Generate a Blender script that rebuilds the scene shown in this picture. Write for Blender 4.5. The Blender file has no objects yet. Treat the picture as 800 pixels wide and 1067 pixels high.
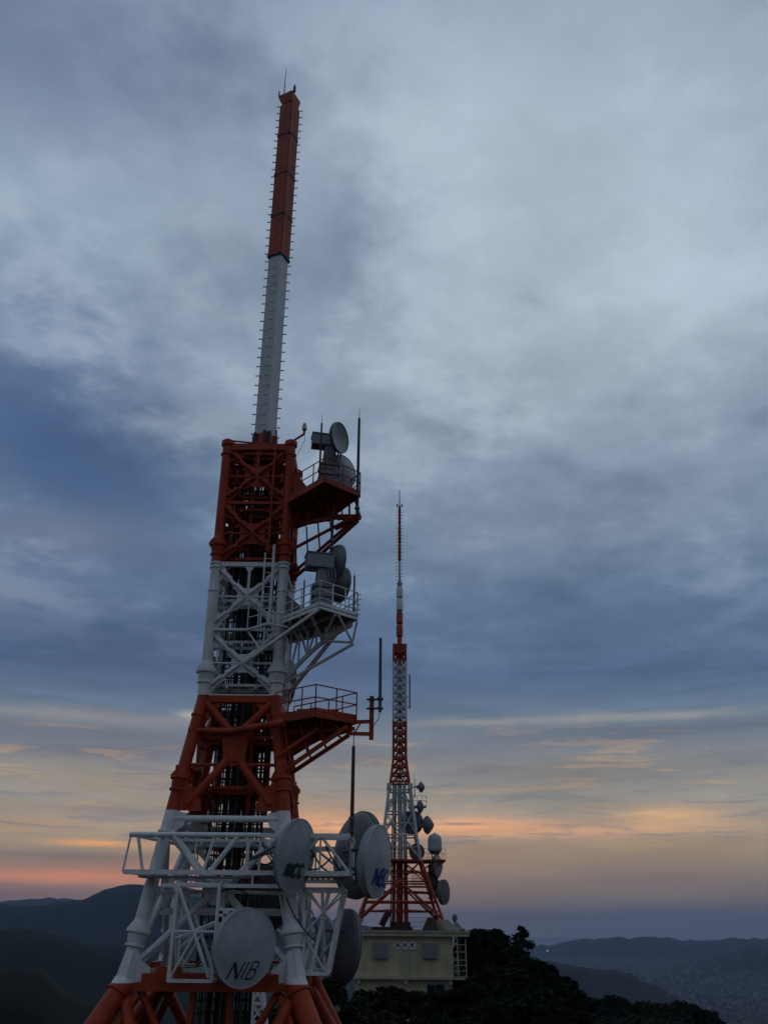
import bpy, math, random
from mathutils import Vector as V, Matrix, noise
random.seed(7)
R = math.radians
sc = bpy.context.scene
COL = sc.collection

# ------------------------------------------------------------------ camera
TH, F_PX, ROLL = R(25.3), 910.0, R(0.475)
fwd = V((0, math.cos(TH), math.sin(TH)))
r0 = V((1, 0, 0)); u0 = V((0, -math.sin(TH), math.cos(TH)))
rgt = r0*math.cos(ROLL) + u0*math.sin(ROLL)
upv = u0*math.cos(ROLL) - r0*math.sin(ROLL)
cd = bpy.data.cameras.new('camera'); cam = bpy.data.objects.new('camera', cd); COL.objects.link(cam)
m = Matrix((rgt, upv, -fwd)).transposed().to_4x4(); cam.matrix_world = m
cd.sensor_fit = 'HORIZONTAL'; cd.sensor_width = 36; cd.lens = 36*F_PX/800
cd.clip_start = .1; cd.clip_end = 200000
sc.camera = cam

def ray(px, py): return (fwd + rgt*((px-400)/F_PX) + upv*((533.5-py)/F_PX))
def P(px, py, Y):
    d = ray(px, py); return d*(Y/d.y)
def azel(px, py):
    d = ray(px, py).normalized()
    return math.degrees(math.atan2(d.x, d.y)), math.degrees(math.asin(d.z))

# ------------------------------------------------------------------ nodes
def srgb(c):
    return tuple(((x/255+.055)/1.055)**2.4 if x > 10 else x/255/12.92 for x in c)
class NT:
    def __init__(s, tree): s.t = tree; s.n = tree.nodes; s.l = tree.links
    def new(s, kind, **kw):
        n = s.n.new(kind)
        for k, v in kw.items(): setattr(n, k, v)
        return n
    def put(s, sock, v):
        if hasattr(v, 'is_output'): s.l.new(v, sock)
        else: sock.default_value = v
    def m(s, op, a, b=None, c=None):
        n = s.new('ShaderNodeMath', operation=op)
        s.put(n.inputs[0], a)
        if b is not None: s.put(n.inputs[1], b)
        if c is not None: s.put(n.inputs[2], c)
        return n.outputs[0]
    def mix(s, f, a, b, mode='MIX'):
        n = s.new('ShaderNodeMix', data_type='RGBA', blend_type=mode)
        s.put(n.inputs[0], f)
        for i, v in ((6, a), (7, b)):
            if not hasattr(v, 'is_output') and len(v) == 3: v = (*v, 1)
            s.put(n.inputs[i], v)
        return n.outputs[2]
    def noise(s, vec, scale, detail=4, rough=.55):
        n = s.new('ShaderNodeTexNoise'); n.inputs['Scale'].default_value = scale
        n.inputs['Detail'].default_value = detail; n.inputs['Roughness'].default_value = rough
        s.l.new(vec, n.inputs['Vector']); return n.outputs[0]
    def ss(s, x, a, b):
        n = s.new('ShaderNodeMapRange', interpolation_type='SMOOTHSTEP')
        s.put(n.inputs[0], x); s.put(n.inputs[1], a); s.put(n.inputs[2], b); return n.outputs[0]

def material(name, col, rough=.6, var=.25, scale=3., metal=0, col2=None, bump=0, streak=0, spec=.4):
    mt = bpy.data.materials.new(name); mt.use_nodes = True
    t = NT(mt.node_tree); b = t.n['Principled BSDF']
    tc = t.new('ShaderNodeTexCoord').outputs['Object']
    n1 = t.noise(tc, scale, 6, .6)
    f = t.ss(n1, .3, .7)
    c2 = col2 or tuple(x*(1-var) for x in col)
    c = t.mix(f, c2, col)
    if streak:
        mp = t.new('ShaderNodeMapping'); mp.inputs['Scale'].default_value = (7, 7, .6)
        t.l.new(tc, mp.inputs[0])
        s2 = t.ss(t.noise(mp.outputs[0], 1.6, 5, .65), .54, .72)
        c = t.mix(t.m('MULTIPLY', s2, streak), c, (.09, .06, .045))
    t.l.new(c, b.inputs['Base Color'])
    b.inputs['Roughness'].default_value = rough; b.inputs['Metallic'].default_value = metal
    b.inputs['Specular IOR Level'].default_value = spec
    if bump:
        bp = t.new('ShaderNodeBump'); bp.inputs['Strength'].default_value = bump
        t.l.new(n1, bp.inputs['Height']); t.l.new(bp.outputs[0], b.inputs['Normal'])
    return mt

RED = (.40, .047, .008); WHITE = (.72, .73, .72)
GZ = -14.0                       # tower foot
def banded(name, bands, red=RED, white=WHITE, zoff=0.0):
    """aviation paint: alternating red / white by height in the tower's own coordinates"""
    mt = bpy.data.materials.new(name); mt.use_nodes = True
    t = NT(mt.node_tree); b = t.n['Principled BSDF']
    tc = t.new('ShaderNodeTexCoord').outputs['Object']
    sep = t.new('ShaderNodeSeparateXYZ'); t.l.new(tc, sep.inputs[0]); z = sep.outputs[2]
    n1 = t.ss(t.noise(tc, 1.7, 6, .62), .3, .72)
    mp = t.new('ShaderNodeMapping'); mp.inputs['Scale'].default_value = (9, 9, .5); t.l.new(tc, mp.inputs[0])
    st = t.ss(t.noise(mp.outputs[0], 1.5, 5, .65), .52, .74)
    w = t.mix(n1, tuple(x*.82 for x in white), white)
    w = t.mix(t.m('MULTIPLY', st, .55), w, (.22, .16, .115))
    sp_ = t.ss(t.noise(tc, 6.5, 8, .7), .60, .68); w = t.mix(t.m('MULTIPLY', sp_, .5), w, (.20, .12, .075))
    r = t.mix(n1, (red[0]*.72, red[1]*.6, red[2]*.8), red)
    r = t.mix(t.m('MULTIPLY', st, .55), r, (.12, .022, .012)); r = t.mix(t.m('MULTIPLY', sp_, .45), r, (.10, .035, .02))
    # bands: list of heights where the paint flips, red below the first
    flip = None
    for i, h in enumerate(bands):
        g = t.m('GREATER_THAN', z, h-zoff)
        s = g if i % 2 == 0 else t.m('MULTIPLY', g, -1.0)
        flip = s if flip is None else t.m('ADD', flip, s)
    c = t.mix(flip, r, w)
    t.l.new(c, b.inputs['Base Color']); b.inputs['Roughness'].default_value = .55
    b.inputs['Specular IOR Level'].default_value = .3
    return mt
M = dict(
    band=banded('tower_paint', [-1.72, 3.55, 7.72, 13.12], zoff=GZ),
    red=material('red_paint', RED, .55, .45, 1.6, streak=.5, spec=.3),
    white=material('white_paint', WHITE, .55, .2, 2, streak=.3),
    mastwhite=material('mast_white', (.56, .57, .57), .5, .15, 2, streak=.2),
    cable=material('black_cable', (.018, .018, .02), .6, .4, 5),
    steel=material('galvanised_steel', (.16, .165, .17), .5, .3, 4, metal=.3),
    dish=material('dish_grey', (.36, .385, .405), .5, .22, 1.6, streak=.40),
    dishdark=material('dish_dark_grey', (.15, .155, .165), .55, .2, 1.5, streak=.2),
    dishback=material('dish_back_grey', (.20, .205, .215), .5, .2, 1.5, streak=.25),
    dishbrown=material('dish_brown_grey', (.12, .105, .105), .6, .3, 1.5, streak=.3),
    box=material('equipment_grey', (.22, .235, .25), .5, .15, 2, streak=.2),
    whip=material('whip_maroon', (.06, .022, .022), .5, .3, 3),
    whipgrey=material('whip_grey', (.07, .08, .10), .5, .3, 3),
    navy=material('navy_paint', (.010, .012, .055), .6, .2, 4),
    blue=material('blue_paint', (.008, .018, .17), .6, .2, 4),
    green=material('green_paint', (.006, .045, .035), .6, .2, 4),
    redlogo=material('red_logo_paint', (.35, .02, .01), .6, .2, 4),
    black=material('black_paint', (.012, .012, .014), .6, .2, 4),
    glasslamp=material('lamp_glass', (.45, .42, .40), .2, .1, 5),
    wall=material('cream_render', (.52, .455, .29), .85, .22, .8, bump=.1, streak=.5),
    slab=material('roof_slab_concrete', (.45, .41, .29), .85, .3, .9, streak=.5),
    roofdark=material('roof_membrane', (.07, .07, .07), .9, .3, .7),
    vent=material('vent_grey', (.20, .21, .22), .6, .15, 2, streak=.2),
    sign=material('sign_white', (.7, .7, .68), .6, .1, 2),
    brown=material('brown_slab', (.13, .10, .07), .8, .3, 1.5, streak=.3),
    door=material('door_cream', (.40, .37, .24), .7, .15, 1.4, streak=.3),
    glass=material('dark_glass', (.02, .022, .025), .15, .3, 1),
    leaf=material('leaf_dark', (.011, .015, .008), .8, .5, 1.2, spec=.15),
    leaf2=material('leaf_olive', (.022, .026, .009), .8, .5, 1.2, spec=.15),
    bark=material('bark', (.04, .03, .022), .9, .4, 2),
)

# ------------------------------------------------------------------ mesh builder
class MB:
    def __init__(s): s.v = []; s.f = []; s.s = []; s.mi = []
    def _add(s, vs, fs, smooth=False, mi=0):
        b = len(s.v); s.v += [tuple(p) for p in vs]
        for f in fs: s.f.append(tuple(b+i for i in f)); s.s.append(smooth); s.mi.append(mi)
        return s
    def lathe(s, o, axis, prof, n=12, smooth=True, mi=0):
        """prof: list of (radius, distance along axis); r=0 ends close it"""
        o = V(o); a = V(axis).normalized()
        x = a.orthogonal().normalized(); y = a.cross(x)
        vs = []; fs = []
        for r, t in prof:
            for k in range(n):
                w = 2*math.pi*k/n
                vs.append(o + a*t + (x*math.cos(w) + y*math.sin(w))*max(r, 1e-4))
        for i in range(len(prof)-1):
            for k in range(n):
                k2 = (k+1) % n
                fs.append((i*n+k, i*n+k2, (i+1)*n+k2, (i+1)*n+k))
        return s._add(vs, fs, smooth, mi)
    def tube(s, a, b, ra, rb=None, n=8, cap=True):
        a = V(a); b = V(b); rb = ra if rb is None else rb
        L = (b-a).length
        if L < 1e-6: return s
        s.lathe(a, b-a, [(ra, 0), (rb, L)], n)
        if cap:
            ax = (b-a).normalized(); x = ax.orthogonal().normalized(); y = ax.cross(x)
            for c, r, rev in ((a, ra, True), (b, rb, False)):
                vs = [c + (x*math.cos(2*math.pi*k/n)+y*math.sin(2*math.pi*k/n))*r for k in range(n)]
                f = tuple(range(n)); s._add(vs, [f[::-1] if rev else f])
        return s
    def path(s, pts, r, n=8):
        for a, b in zip(pts, pts[1:]): s.tube(a, b, r, n=n)
        return s
    def beam(s, a, b, w, h, up=(0, 0, 1)):
        a = V(a); b = V(b); d = (b-a).normalized(); up = V(up)
        x = d.cross(up)
        if x.length < 1e-3: x = d.cross(V((0, 1, 0)))
        x.normalize(); y = x.cross(d).normalized()
        vs = [p + x*(i*w/2) + y*(j*h/2) for p in (a, b) for i, j in ((-1, -1), (1, -1), (1, 1), (-1, 1))]
        return s._add(vs, [(0, 1, 2, 3), (7, 6, 5, 4), (0, 4, 5, 1), (1, 5, 6, 2), (2, 6, 7, 3), (3, 7, 4, 0)])
    def box(s, lo, hi):
        x0, y0, z0 = lo; x1, y1, z1 = hi
        vs = [(x, y, z) for z in (z0, z1) for x, y in ((x0, y0), (x1, y0), (x1, y1), (x0, y1))]
        return s._add(vs, [(3, 2, 1, 0), (4, 5, 6, 7), (0, 1, 5, 4), (1, 2, 6, 5), (2, 3, 7, 6), (3, 0, 4, 7)])
    def plate(s, pts, th):
        """flat polygon with thickness vector th"""
        pts = [V(p) for p in pts]; th = V(th); n = len(pts)
        vs = pts + [p+th for p in pts]
        fs = [tuple(range(n))[::-1], tuple(range(n, 2*n))]
        fs += [(i, (i+1) % n, n+(i+1) % n, n+i) for i in range(n)]
        return s._add(vs, fs)

def wloc(o):
    v = V((0, 0, 0)); rot = Matrix.Identity(4); chain = []
    while o: chain.append(o); o = o.parent
    mt = Matrix.Identity(4)
    for c in reversed(chain): mt = mt @ Matrix.LocRotScale(c.location, c.rotation_euler, c.scale)
    return mt
def link_mesh(name, me, parent, mat):
    ob = bpy.data.objects.new(name, me); COL.objects.link(ob)
    for x in (mat if isinstance(mat, (list, tuple)) else [mat]): me.materials.append(x)
    if parent: ob.parent = parent
    return ob
def part(name, mb, mat, parent=None, local=False, label=None, origin=None):
    """mesh given in world coordinates (or local=True), becomes ONE object under parent"""
    me = bpy.data.meshes.new(name)
    vs = mb.v
    if parent and not local:
        inv = wloc(parent).inverted(); vs = [tuple(inv @ V(p)) for p in vs]
    o0 = V((0, 0, 0))
    if origin is not None and not parent:
        o0 = V(origin); vs = [tuple(V(p)-o0) for p in vs]
    me.from_pydata(vs, [], mb.f)
    me.polygons.foreach_set('use_smooth', mb.s); me.polygons.foreach_set('material_index', mb.mi)
    me.update(); me.set_sharp_from_angle(angle=R(38))
    ob = link_mesh(name, me, parent, mat)
    ob.location = o0
    if label: ob['label'] = label
    return ob
def tag(o, label=None, cat=None, group=None, kind=None):
    if label: o['label'] = label
    if cat: o['category'] = cat
    if group: o['group'] = group
    if kind: o['kind'] = kind
    return o
def empty(name, loc, label, cat, group=None, rot=None):
    o = bpy.data.objects.new(name, None); COL.objects.link(o); o.location = loc; o.empty_display_size = .3
    if rot is not None: o.rotation_euler = rot
    return tag(o, label, cat, group)

# ================================================================== MAIN TOWER
TX, TY = -5.36, 34.0
tw = empty('broadcast_tower', (TX, TY, GZ), 'large red and white steel broadcast tower at left with thick tubular legs and square mast', 'tower')
def hw(z): return 1.35 if z >= 7.70 else 1.35 + (7.70-z)*.1440
ZK, ZB, ZT = 7.70, -1.72, 18.62
sg = [(-1, -1), (1, -1), (1, 1), (-1, 1)]
def corner(i, z):
    h = hw(z); return V((TX+sg[i][0]*h, TY+sg[i][1]*h, z))
LR = .205
for i in range(4):
    mb = MB()
    # upper straight leg
    mb.tube(corner(i, ZK), corner(i, ZT), LR, LR, 20)
    mb.lathe(corner(i, ZT-.12), (0, 0, 1), [(.0, 0), (.27, 0), (.27, .2), (.2, .26), (0, .26)], 20)
    mb.lathe(corner(i, ZT-.62), (0, 0, 1), [(LR, 0), (.26, .03), (.26, .1), (LR, .13)], 20)
    mb.lathe(corner(i, 13.12), (0, 0, 1), [(LR, -.1), (.255, -.09), (.255, -.02), (LR, 0)], 20)
    mb.lathe(corner(i, 12.95), (0, 0, 1), [(LR, -.1), (.25, -.09), (.25, -.04), (LR, 0)], 20)
    mb.lathe(corner(i, 11.9), (0, 0, 1), [(LR, -.05), (.235, -.04), (.235, .04), (LR, .05)], 20)
    a = (corner(i, 3.5)-corner(i, 4.5)).normalized(); a = -a
    # splice collars: cone, ridge, lower ring
    def collar(c, ax, k=1.0):
        mb.lathe(c, ax, [(LR, .42), (.24*k, .32), (.33*k, .10), (.37*k, .05), (.37*k, -.02), (.30*k, -.06), (.265*k, -.26), (.24, -.34), (.30*k, -.36), (.30*k, -.42), (.235, -.44)], 22)
        x = ax.orthogonal().normalized(); y = ax.cross(x)
        for q in range(18):   # stiffener ribs
            w = 2*math.pi*q/18; d = x*math.cos(w)+y*math.sin(w)
            mb.beam(c+ax*.28+d*.25, c+ax*.05+d*.375, .02, .05, d)
    up = V((0, 0, 1))
    collar(corner(i, 13.85), up, .95); collar(corner(i, 8.62), up)
    mb.tube(corner(i, ZK), corner(i, 8.2), .238, .238, 20)
    mb.tube(corner(i, 13.12), corner(i, 13.5), .225, .225, 20)
    # lower sloping leg
    mb.tube(corner(i, ZK), corner(i, ZB+.55), .225, .225, 20)
    mb.lathe(corner(i, ZK-.75), a, [(.22, -.05), (.27, -.04), (.27, .03), (.22, .05)], 20)
    collar(corner(i, 4.62), a); collar(corner(i, -.30), a, 1.05)
    mb.lathe(corner(i, 2.75), a, [(.22, -.09), (.29, -.08), (.29, -.02), (.25, 0), (.25, .03), (.29, .05), (.29, .1), (.22, .12)], 20)
    # boxed foot of the leg (hexagonal casing)
    ca = corner(i, ZB); cb = corner(i, ZB+.92)
    mb.lathe(ca, cb-ca, [(.36, 0), (.26, .92), (0, .93)], 6, smooth=False)
    # splayed red leg below and its twin braces
    ft = V((TX+sg[i][0]*9.2, TY+sg[i][1]*9.2, GZ))
    top = corner(i, ZB)-V((0, 0, .05))
    mb.tube(top, ft, .33, .40, 20)
    mb.lathe(top, ft-top, [(.0, -.1), (.34, -.1), (.38, -.04), (.37, .25), (.40, .26), (.40, .32), (.33, .34)], 20)
    part('leg', mb, M['band'], tw)
    mb = MB()
    fb = ft + V((0, 0, -.6)); mb.lathe(fb, (0, 0, 1), [(0, -1), (1.1, -1), (.9, .5), (0, .5)], 8, smooth=False)
    part('footing', mb, M['slab'], tw)
# braces between the splayed legs (low, mostly under the frame) and base ring
FACE = [(0, 1), (1, 2), (2, 3), (3, 0)]
def fnorm(k):
    i, j = FACE[k]; c = (corner(i, 5)+corner(j, 5))/2 - V((TX, TY, 5)); c.z = 0; return c.normalized()
for k, (i, j) in enumerate(FACE):
    n = fnorm(k)
    A, B = corner(i, ZB), corner(j, ZB); t = (B-A).normalized()
    mb = MB()   # deep red plate girder with stepped haunches
    mb.beam(A+V((0, 0, -.12)), B+V((0, 0, -.12)), .34, .22, (0, 0, 1))
    mb.beam(A+t*.55+V((0, 0, .14)), B-t*.55+V((0, 0, .14)), .26, .26)
    mb.beam(A+t*.95+V((0, 0, .36)), A+t*1.75+V((0, 0, .36)), .2, .2)
    mb.beam(B-t*.95+V((0, 0, .36)), B-t*1.75+V((0, 0, .36)), .2, .2)
    part('base_girder', mb, M['red'], tw)
    for (c, s) in ((A, 1), (B, -1)):
        mb = MB()
        mid = (A+B)/2 + V((0, 0, -5.2)) + n*3.6
        mb.tube(c+V((0, 0, -.3))+t*s*.05, mid-t*s*.2, .19, .19, 14)
        ftc = V((c.x + (c.x-TX)*2.0, c.y+(c.y-TY)*2.0, GZ+4.0))
        part('splay_brace', mb, M['red'], tw)
        mb = MB()
        mb.tube(c+V((0, 0, -.35))+t*s*.45, V((c.x+(c.x-TX)*.95, c.y+(c.y-TY)*.95, -6.5))+t*s*.75, .13, .13, 12)
        part('splay_brace', mb, M['red'], tw)

def gus(c, n, w, h, th=.05):   # octagonal plate facing n
    t = V((0, 0, 1)).cross(n).normalized(); u = V((0, 0, 1))
    q = .45
    pts = [c+t*(x*w)+u*(y*h)-n*th/2 for x, y in ((-1, -q), (-q, -1), (q, -1), (1, -q), (1, q), (q, 1), (-q, 1), (-1, q))]
    return pts, n*th
def xpanel(k, z0, z1, zc, matn='band', thick=.14):
    i, j = FACE[k]; n = fnorm(k)
    c = (corner(i, zc)+corner(j, zc))/2
    mb = MB(); g = MB()
    for e, zz in ((i, z0), (i, z1), (j, z0), (j, z1)):
        p = corner(e, zz); d = (c-p).normalized()
        a = p+d*.38; b = c-d*.20
        mb.tube(a, b, thick*.5, thick*.5, 12)
        # slotted end plates: fins on both ends
        t = d.cross(n).normalized()
        for (q0, q1) in ((p+d*.22, p+d*.82), (c-d*.72, c-d*.1)):
            g.beam(q0, q1, .04, thick*1.9, n)
            g.beam(q0, q1, thick*1.7, .035, n)
        # leg gusset
        inw = ((corner(j, zz) if e == i else corner(i, zz))-p).normalized()
        s = 1 if zz == z0 else -1
        g.plate([p+inw*.12+V((0, 0, -.25*s))-n*.02, p+inw*.42+V((0, 0, .1*s))-n*.02, p+inw*.42+V((0, 0, .38*s))-n*.02, p+inw*.12+V((0, 0, .75*s))-n*.02], n*.04)
    o = part('cross_brace', mb, M[matn], tw)
    g.plate(*gus(c, n, .42 if matn == 'band' and z0 < 13 else .52, .36 if z0 < 13 else .46))
    part('gusset_plate', g, M[matn], o)
    # thin level strut through the node
    mb = MB(); mb.tube(corner(i, zc)+n*.02, corner(j, zc)+n*.02, .042, .042, 8)
    part('level_strut', mb, M[matn], tw)
for k in range(4):
    i, j = FACE[k]; n = fnorm(k)
    xpanel(k, 15.9, 18.35, 17.0, thick=.20); xpanel(k, 13.25, 15.7, 14.4, thick=.20)
    xpanel(k, 10.45, 12.95, 11.67, thick=.17); xpanel(k, 7.95, 10.2, 8.98, thick=.17)
    for z, w in ((18.42, .3), (15.8, .12), (13.05, .2), (10.32, .10), (7.62, .3)):
        mb = MB(); mb.beam(corner(i, z), corner(j, z), w*.8, w)
        part('horizontal_beam', mb, M['band'], tw)
    # short hanger above upper X node
    for zc, z1 in ((17.0, 18.3), (11.67, 12.95)):
        mb = MB(); c = (corner(i, zc)+corner(j, zc))/2
        mb.tube(c, V((c.x, c.y, z1)), .055, .055, 8); mb.plate([V((c.x, c.y, z1))+x for x in (V((0, 0, 0))-n.cross(V((0, 0, 1)))*.2, V((0, 0, 0))+n.cross(V((0, 0, 1)))*.2, V((0, 0, -.3)))], n*.05)
        part('hanger', mb, M['band'], tw)
    # lower red section: V over, inverted V under a deep node
    zc = 5.75; c = (corner(i, zc)+corner(j, zc))/2
    ct = (corner(i, 6.35)+corner(j, 6.35))/2; cb = (corner(i, 5.3)+corner(j, 5.3))/2
    t = (corner(j, zc)-corner(i, zc)).normalized()
    for e, s in ((i, -1), (j, 1)):
        mb = MB(); mb.tube(corner(e, 7.5)+t*(-s)*.1, ct+t*s*.18, .15, .15, 12)
        part('chevron_brace', mb, M['band'], tw)
        mb = MB(); mb.tube(cb+t*s*.2, corner(e, 3.75)+t*(-s)*.45, .15, .15, 12)
        part('chevron_brace', mb, M['band'], tw)
    g = MB()
    g.plate([ct+t*x+V((0, 0, z))-n*.06 for x, z in ((-.55, .12), (-.4, -.9), (-.55, -1.25), (-.2, -1.2), (0, -1.05), (.2, -1.2), (.55, -1.25), (.4, -.9), (.55, .12))], n*.12)
    part('gusset_plate', g, M['band'], tw)
    for e, s in ((i, -1), (j, 1)):
        p = corner(e, 3.6); g = MB()
        g.plate([p+t*(-s)*x+V((0, 0, z))-n*.05 for x, z in ((.1, -.05), (1.0, -.05), (.95, .25), (.75, .62), (.5, .85), (.3, 1.25), (0, 1.5))], n*.10)
        part('gusset_plate', g, M['band'], tw)
        p = corner(e, 7.6); g = MB()
        g.plate([p+t*(-s)*x+V((0, 0, z))-n*.05 for x, z in ((.1, 0), (.8, 0), (.6, -.35), (.35, -.6), (.1, -1.1))], n*.10)
        part('gusset_plate', g, M['band'], tw)
    mb = MB(); mb.tube(corner(i, 5.15), corner(j, 5.15), .06, .06, 8); part('level_strut', mb, M['band'], tw)
    # white section 3.5 .. -1.7
    mb = MB(); mb.tube(corner(i, 3.28), corner(j, 3.28), .11, .11, 12)
    for q in (.33, .62): mb.tube(corner(i, 3.28).lerp(corner(j, 3.28), q)+V((0, 0, .1)), corner(i, 3.28).lerp(corner(j, 3.28), q)+V((0, 0, .27)), .015, n=5)
    part('horizontal_beam', mb, M['band'], tw)
    mb = MB()
    c = (corner(i, .95)+corner(j, .95))/2; cu = (corner(i, 2.9)+corner(j, 2.9))/2
    for e, s in ((i, -1), (j, 1)):
        mb = MB(); g = MB()
        p = corner(e, 2.95); mb.tube(p, c+t*s*.25+V((0, 0, .15)), .13, .13, 12)
        p = corner(e, -1.15)+t*(-s)*.25; mb.tube(p+(c-p)*.12, c+t*s*.3-V((0, 0, .12)), .12, .12, 12)
        d = (c-p).normalized(); g.beam(p+d*.1, p+d*.75, .035, .30, n); g.beam(p+d*.1, p+d*.75, .26, .035, n)
        part('end_plate', g, M['band'], part('diagonal_brace', mb, M['band'], tw)); g = MB()
        pp = corner(e, ZB+.02)
        g.plate([pp+t*(-s)*x+V((0, 0, z))-n*.05 for x, z in ((.2, .0), (.82, .0), (.78, .38), (.45, .62), (.2, 1.1))], n*.10)
        part('gusset_plate', g, M['band'], tw); g = MB()
        pp = corner(e, 3.05)
        g.plate([pp+t*(-s)*x+V((0, 0, z))-n*.05 for x, z in ((.1, -.35), (.55, 0), (.6, .4), (.12, .5))], n*.10)
        part('gusset_plate', g, M['band'], tw)
        mb = MB(); mb.tube(corner(e, .9), c, .055, .055, 8); part('level_strut', mb, M['band'], tw)
        mb = MB(); mb.tube(corner(e, -.9)+t*(-s)*.15, corner(e, .9)+t*(-s)*.32, .045, .045, 8); part('inner_post', mb, M['band'], tw)
    g = MB(); g.plate(*gus(c, n, .5, .42, .06)); part('gusset_plate', g, M['band'], tw)

for x in (-.55, .62):
    mb = MB(); mb.beam((TX+x, TY-2.55, ZB-.2), (TX+x*1.25, TY-2.9, -9.5), .16, .16, (0, 1, 0)); part('lower_post', mb, M['red'], tw)
mb = MB(); mb.tube((TX-2.2, TY-2.6, ZB-.2), (TX-.5, TY-2.8, -4.6), .12, n=10); part('splay_brace', mb, M['red'], tw)
mb = MB(); mb.tube((TX+2.2, TY-2.6, ZB-.2), (TX+.5, TY-2.8, -4.6), .12, n=10); part('splay_brace', mb, M['red'], tw)
# internal landings (gratings) - dark frames seen from below
for z in (17.2, 15.6, 13.4, 11.6, 9.9, 8.2, 6.2, 4.4, 2.6, .4, -1.4):
    h = hw(z)*.80; mb = MB()
    hole = .38
    for x0, x1, y0, y1 in ((-h, h, -h, -h*hole), (-h, h, h*hole, h), (-h, -h*hole, -h*hole, h*hole), (h*hole, h, -h*hole, h*hole)):
        nb = max(2, int((x1-x0)/.16))
        for q in range(nb+1):
            x = x0+(x1-x0)*q/nb; mb.beam((TX+x, TY+y0, z), (TX+x, TY+y1, z), .035, .05)
        for y in (y0, y1): mb.beam((TX+x0, TY+y, z), (TX+x1, TY+y, z), .07, .10)
    for s in (-1, 1):
        mb.beam((TX+s*h*.5, TY-h*1.15, z-.1), (TX+s*h*.5, TY+h*1.15, z-.1), .08, .12)
        mb.beam((TX-h*1.15, TY+s*h*.5, z-.1), (TX+h*1.15, TY+s*h*.5, z-.1), .08, .12)
    part('inner_landing', mb, M['band'], tw)
# riser trays, cables and ladder cage through the middle
rnd = random.Random(3)
def crow(x0, x1, y, nn, zb, zt, mat='cable'):
    for q in range(nn):
        x = x0+(x1-x0)*(q+.5)/nn + rnd.uniform(-.02, .02); r = rnd.uniform(.022, .045)
        mb = MB(); mb.tube((TX+x, TY+y+rnd.uniform(-.04, .04), zb), (TX+x+rnd.uniform(-.03, .03), TY+y, zt), r, r, 6)
        part('feeder_cable', mb, M[mat if q % 3 else 'steel'], tw)
crow(-.85, .15, -.45, 11, GZ+1, 17.0); crow(-.75, .8, .5, 13, GZ+1, 15.0); crow(.35, .95, -.3, 6, GZ+1, 12.8)
crow(-.15, .5, .15, 6, GZ+1, 18.4)
for x0, x1, y, zt in ((-.9, .2, -.38, 17.0), (-.8, .85, .58, 15.0), (.3, 1.0, -.22, 12.8)):
    mb = MB()
    for x in (x0, x1): mb.beam((TX+x, TY+y, GZ+1), (TX+x, TY+y, zt), .06, .10, (0, 1, 0))
    z = -13.0
    while z < zt:
        mb.beam((TX+x0, TY+y, z), (TX+x1, TY+y, z), .05, .06); z += .38
    part('cable_ladder', mb, M['steel'] if y > 0 else M['cable'], tw)
# enclosed red cable duct in the lower red section and top section
mb = MB(); mb.box((TX-.28, TY-.2, 3.4), (TX+.62, TY+.45, 7.9)); part('cable_duct', mb, M['band'], tw)
mb = MB(); mb.box((TX-.42, TY-.15, 13.3), (TX+.30, TY+.5, 16.2)); part('cable_duct', mb, M['cable'], tw)
mb = MB(); mb.box((TX-.6, TY+.1, 10.4), (TX+.1, TY+.5, 13.0)); part('cable_duct', mb, M['cable'], tw)
for x, y, r in ((-.98, -.2, .10), (-.55, .9, .13), (.42, .75, .12), (.78, -.1, .14), (1.0, .6, .10), (-.2, -.85, .07), (.1, .95, .12), (-.95, .6, .09)):
    mb = MB(); mb.tube((TX+x, TY+y, 13.2), (TX+x, TY+y, 18.3), r, n=10); part('inner_column', mb, M['red'], tw)
for z in (13.9, 14.9, 16.3, 17.8, 18.2):
    mb = MB()
    for s_ in (-1, 1):
        mb.beam((TX-1.25, TY+s_*.75, z), (TX+1.25, TY+s_*.75, z), .16, .12); mb.beam((TX+s_*.7, TY-1.25, z-.13), (TX+s_*.7, TY+1.25, z-.13), .16, .12)
    mb.beam((TX-1.2, TY-1.2, z+.13), (TX+1.2, TY+1.2, z+.13), .12, .12); mb.beam((TX+1.2, TY-1.2, z-.27), (TX-1.2, TY+1.2, z-.27), .12, .12)
    part('inner_frame', mb, M['red'], tw)
for x, y, r in ((-.9, .7, .12), (.95, .5, .13), (.5, -.7, .08)):
    mb = MB(); mb.tube((TX+x, TY+y, 3.6), (TX+x, TY+y, 7.6), r, n=10); part('inner_column', mb, M['red'], tw)
# climbing ladder with tall rails on the front face (right side)
mb = MB()
xl = TX+.62; yl = TY-1.62
for x in (xl, xl+.34): mb.tube((x, yl, 10.4), (x, yl, 13.45+(.35 if x > xl else 0)), .035 if x == xl else .055, n=8)
z = 10.5
while z < 13.3: mb.tube((xl, yl, z), (xl+.34, yl, z), .014, n=5); z += .3
part('climbing_ladder', mb, M['white'], tw)
mb = MB()
mb.tube((TX+.72, TY-1.6, 13.5), (TX+.72, TY-1.6, 19.15), .04, n=8)
for z in (14, 15.5, 17, 18.3): mb.beam((TX+.72, TY-1.6, z), (TX+.72, TY-1.3, z), .05, .05)
part('conduit_pipe', mb, M['red'], tw)

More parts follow.
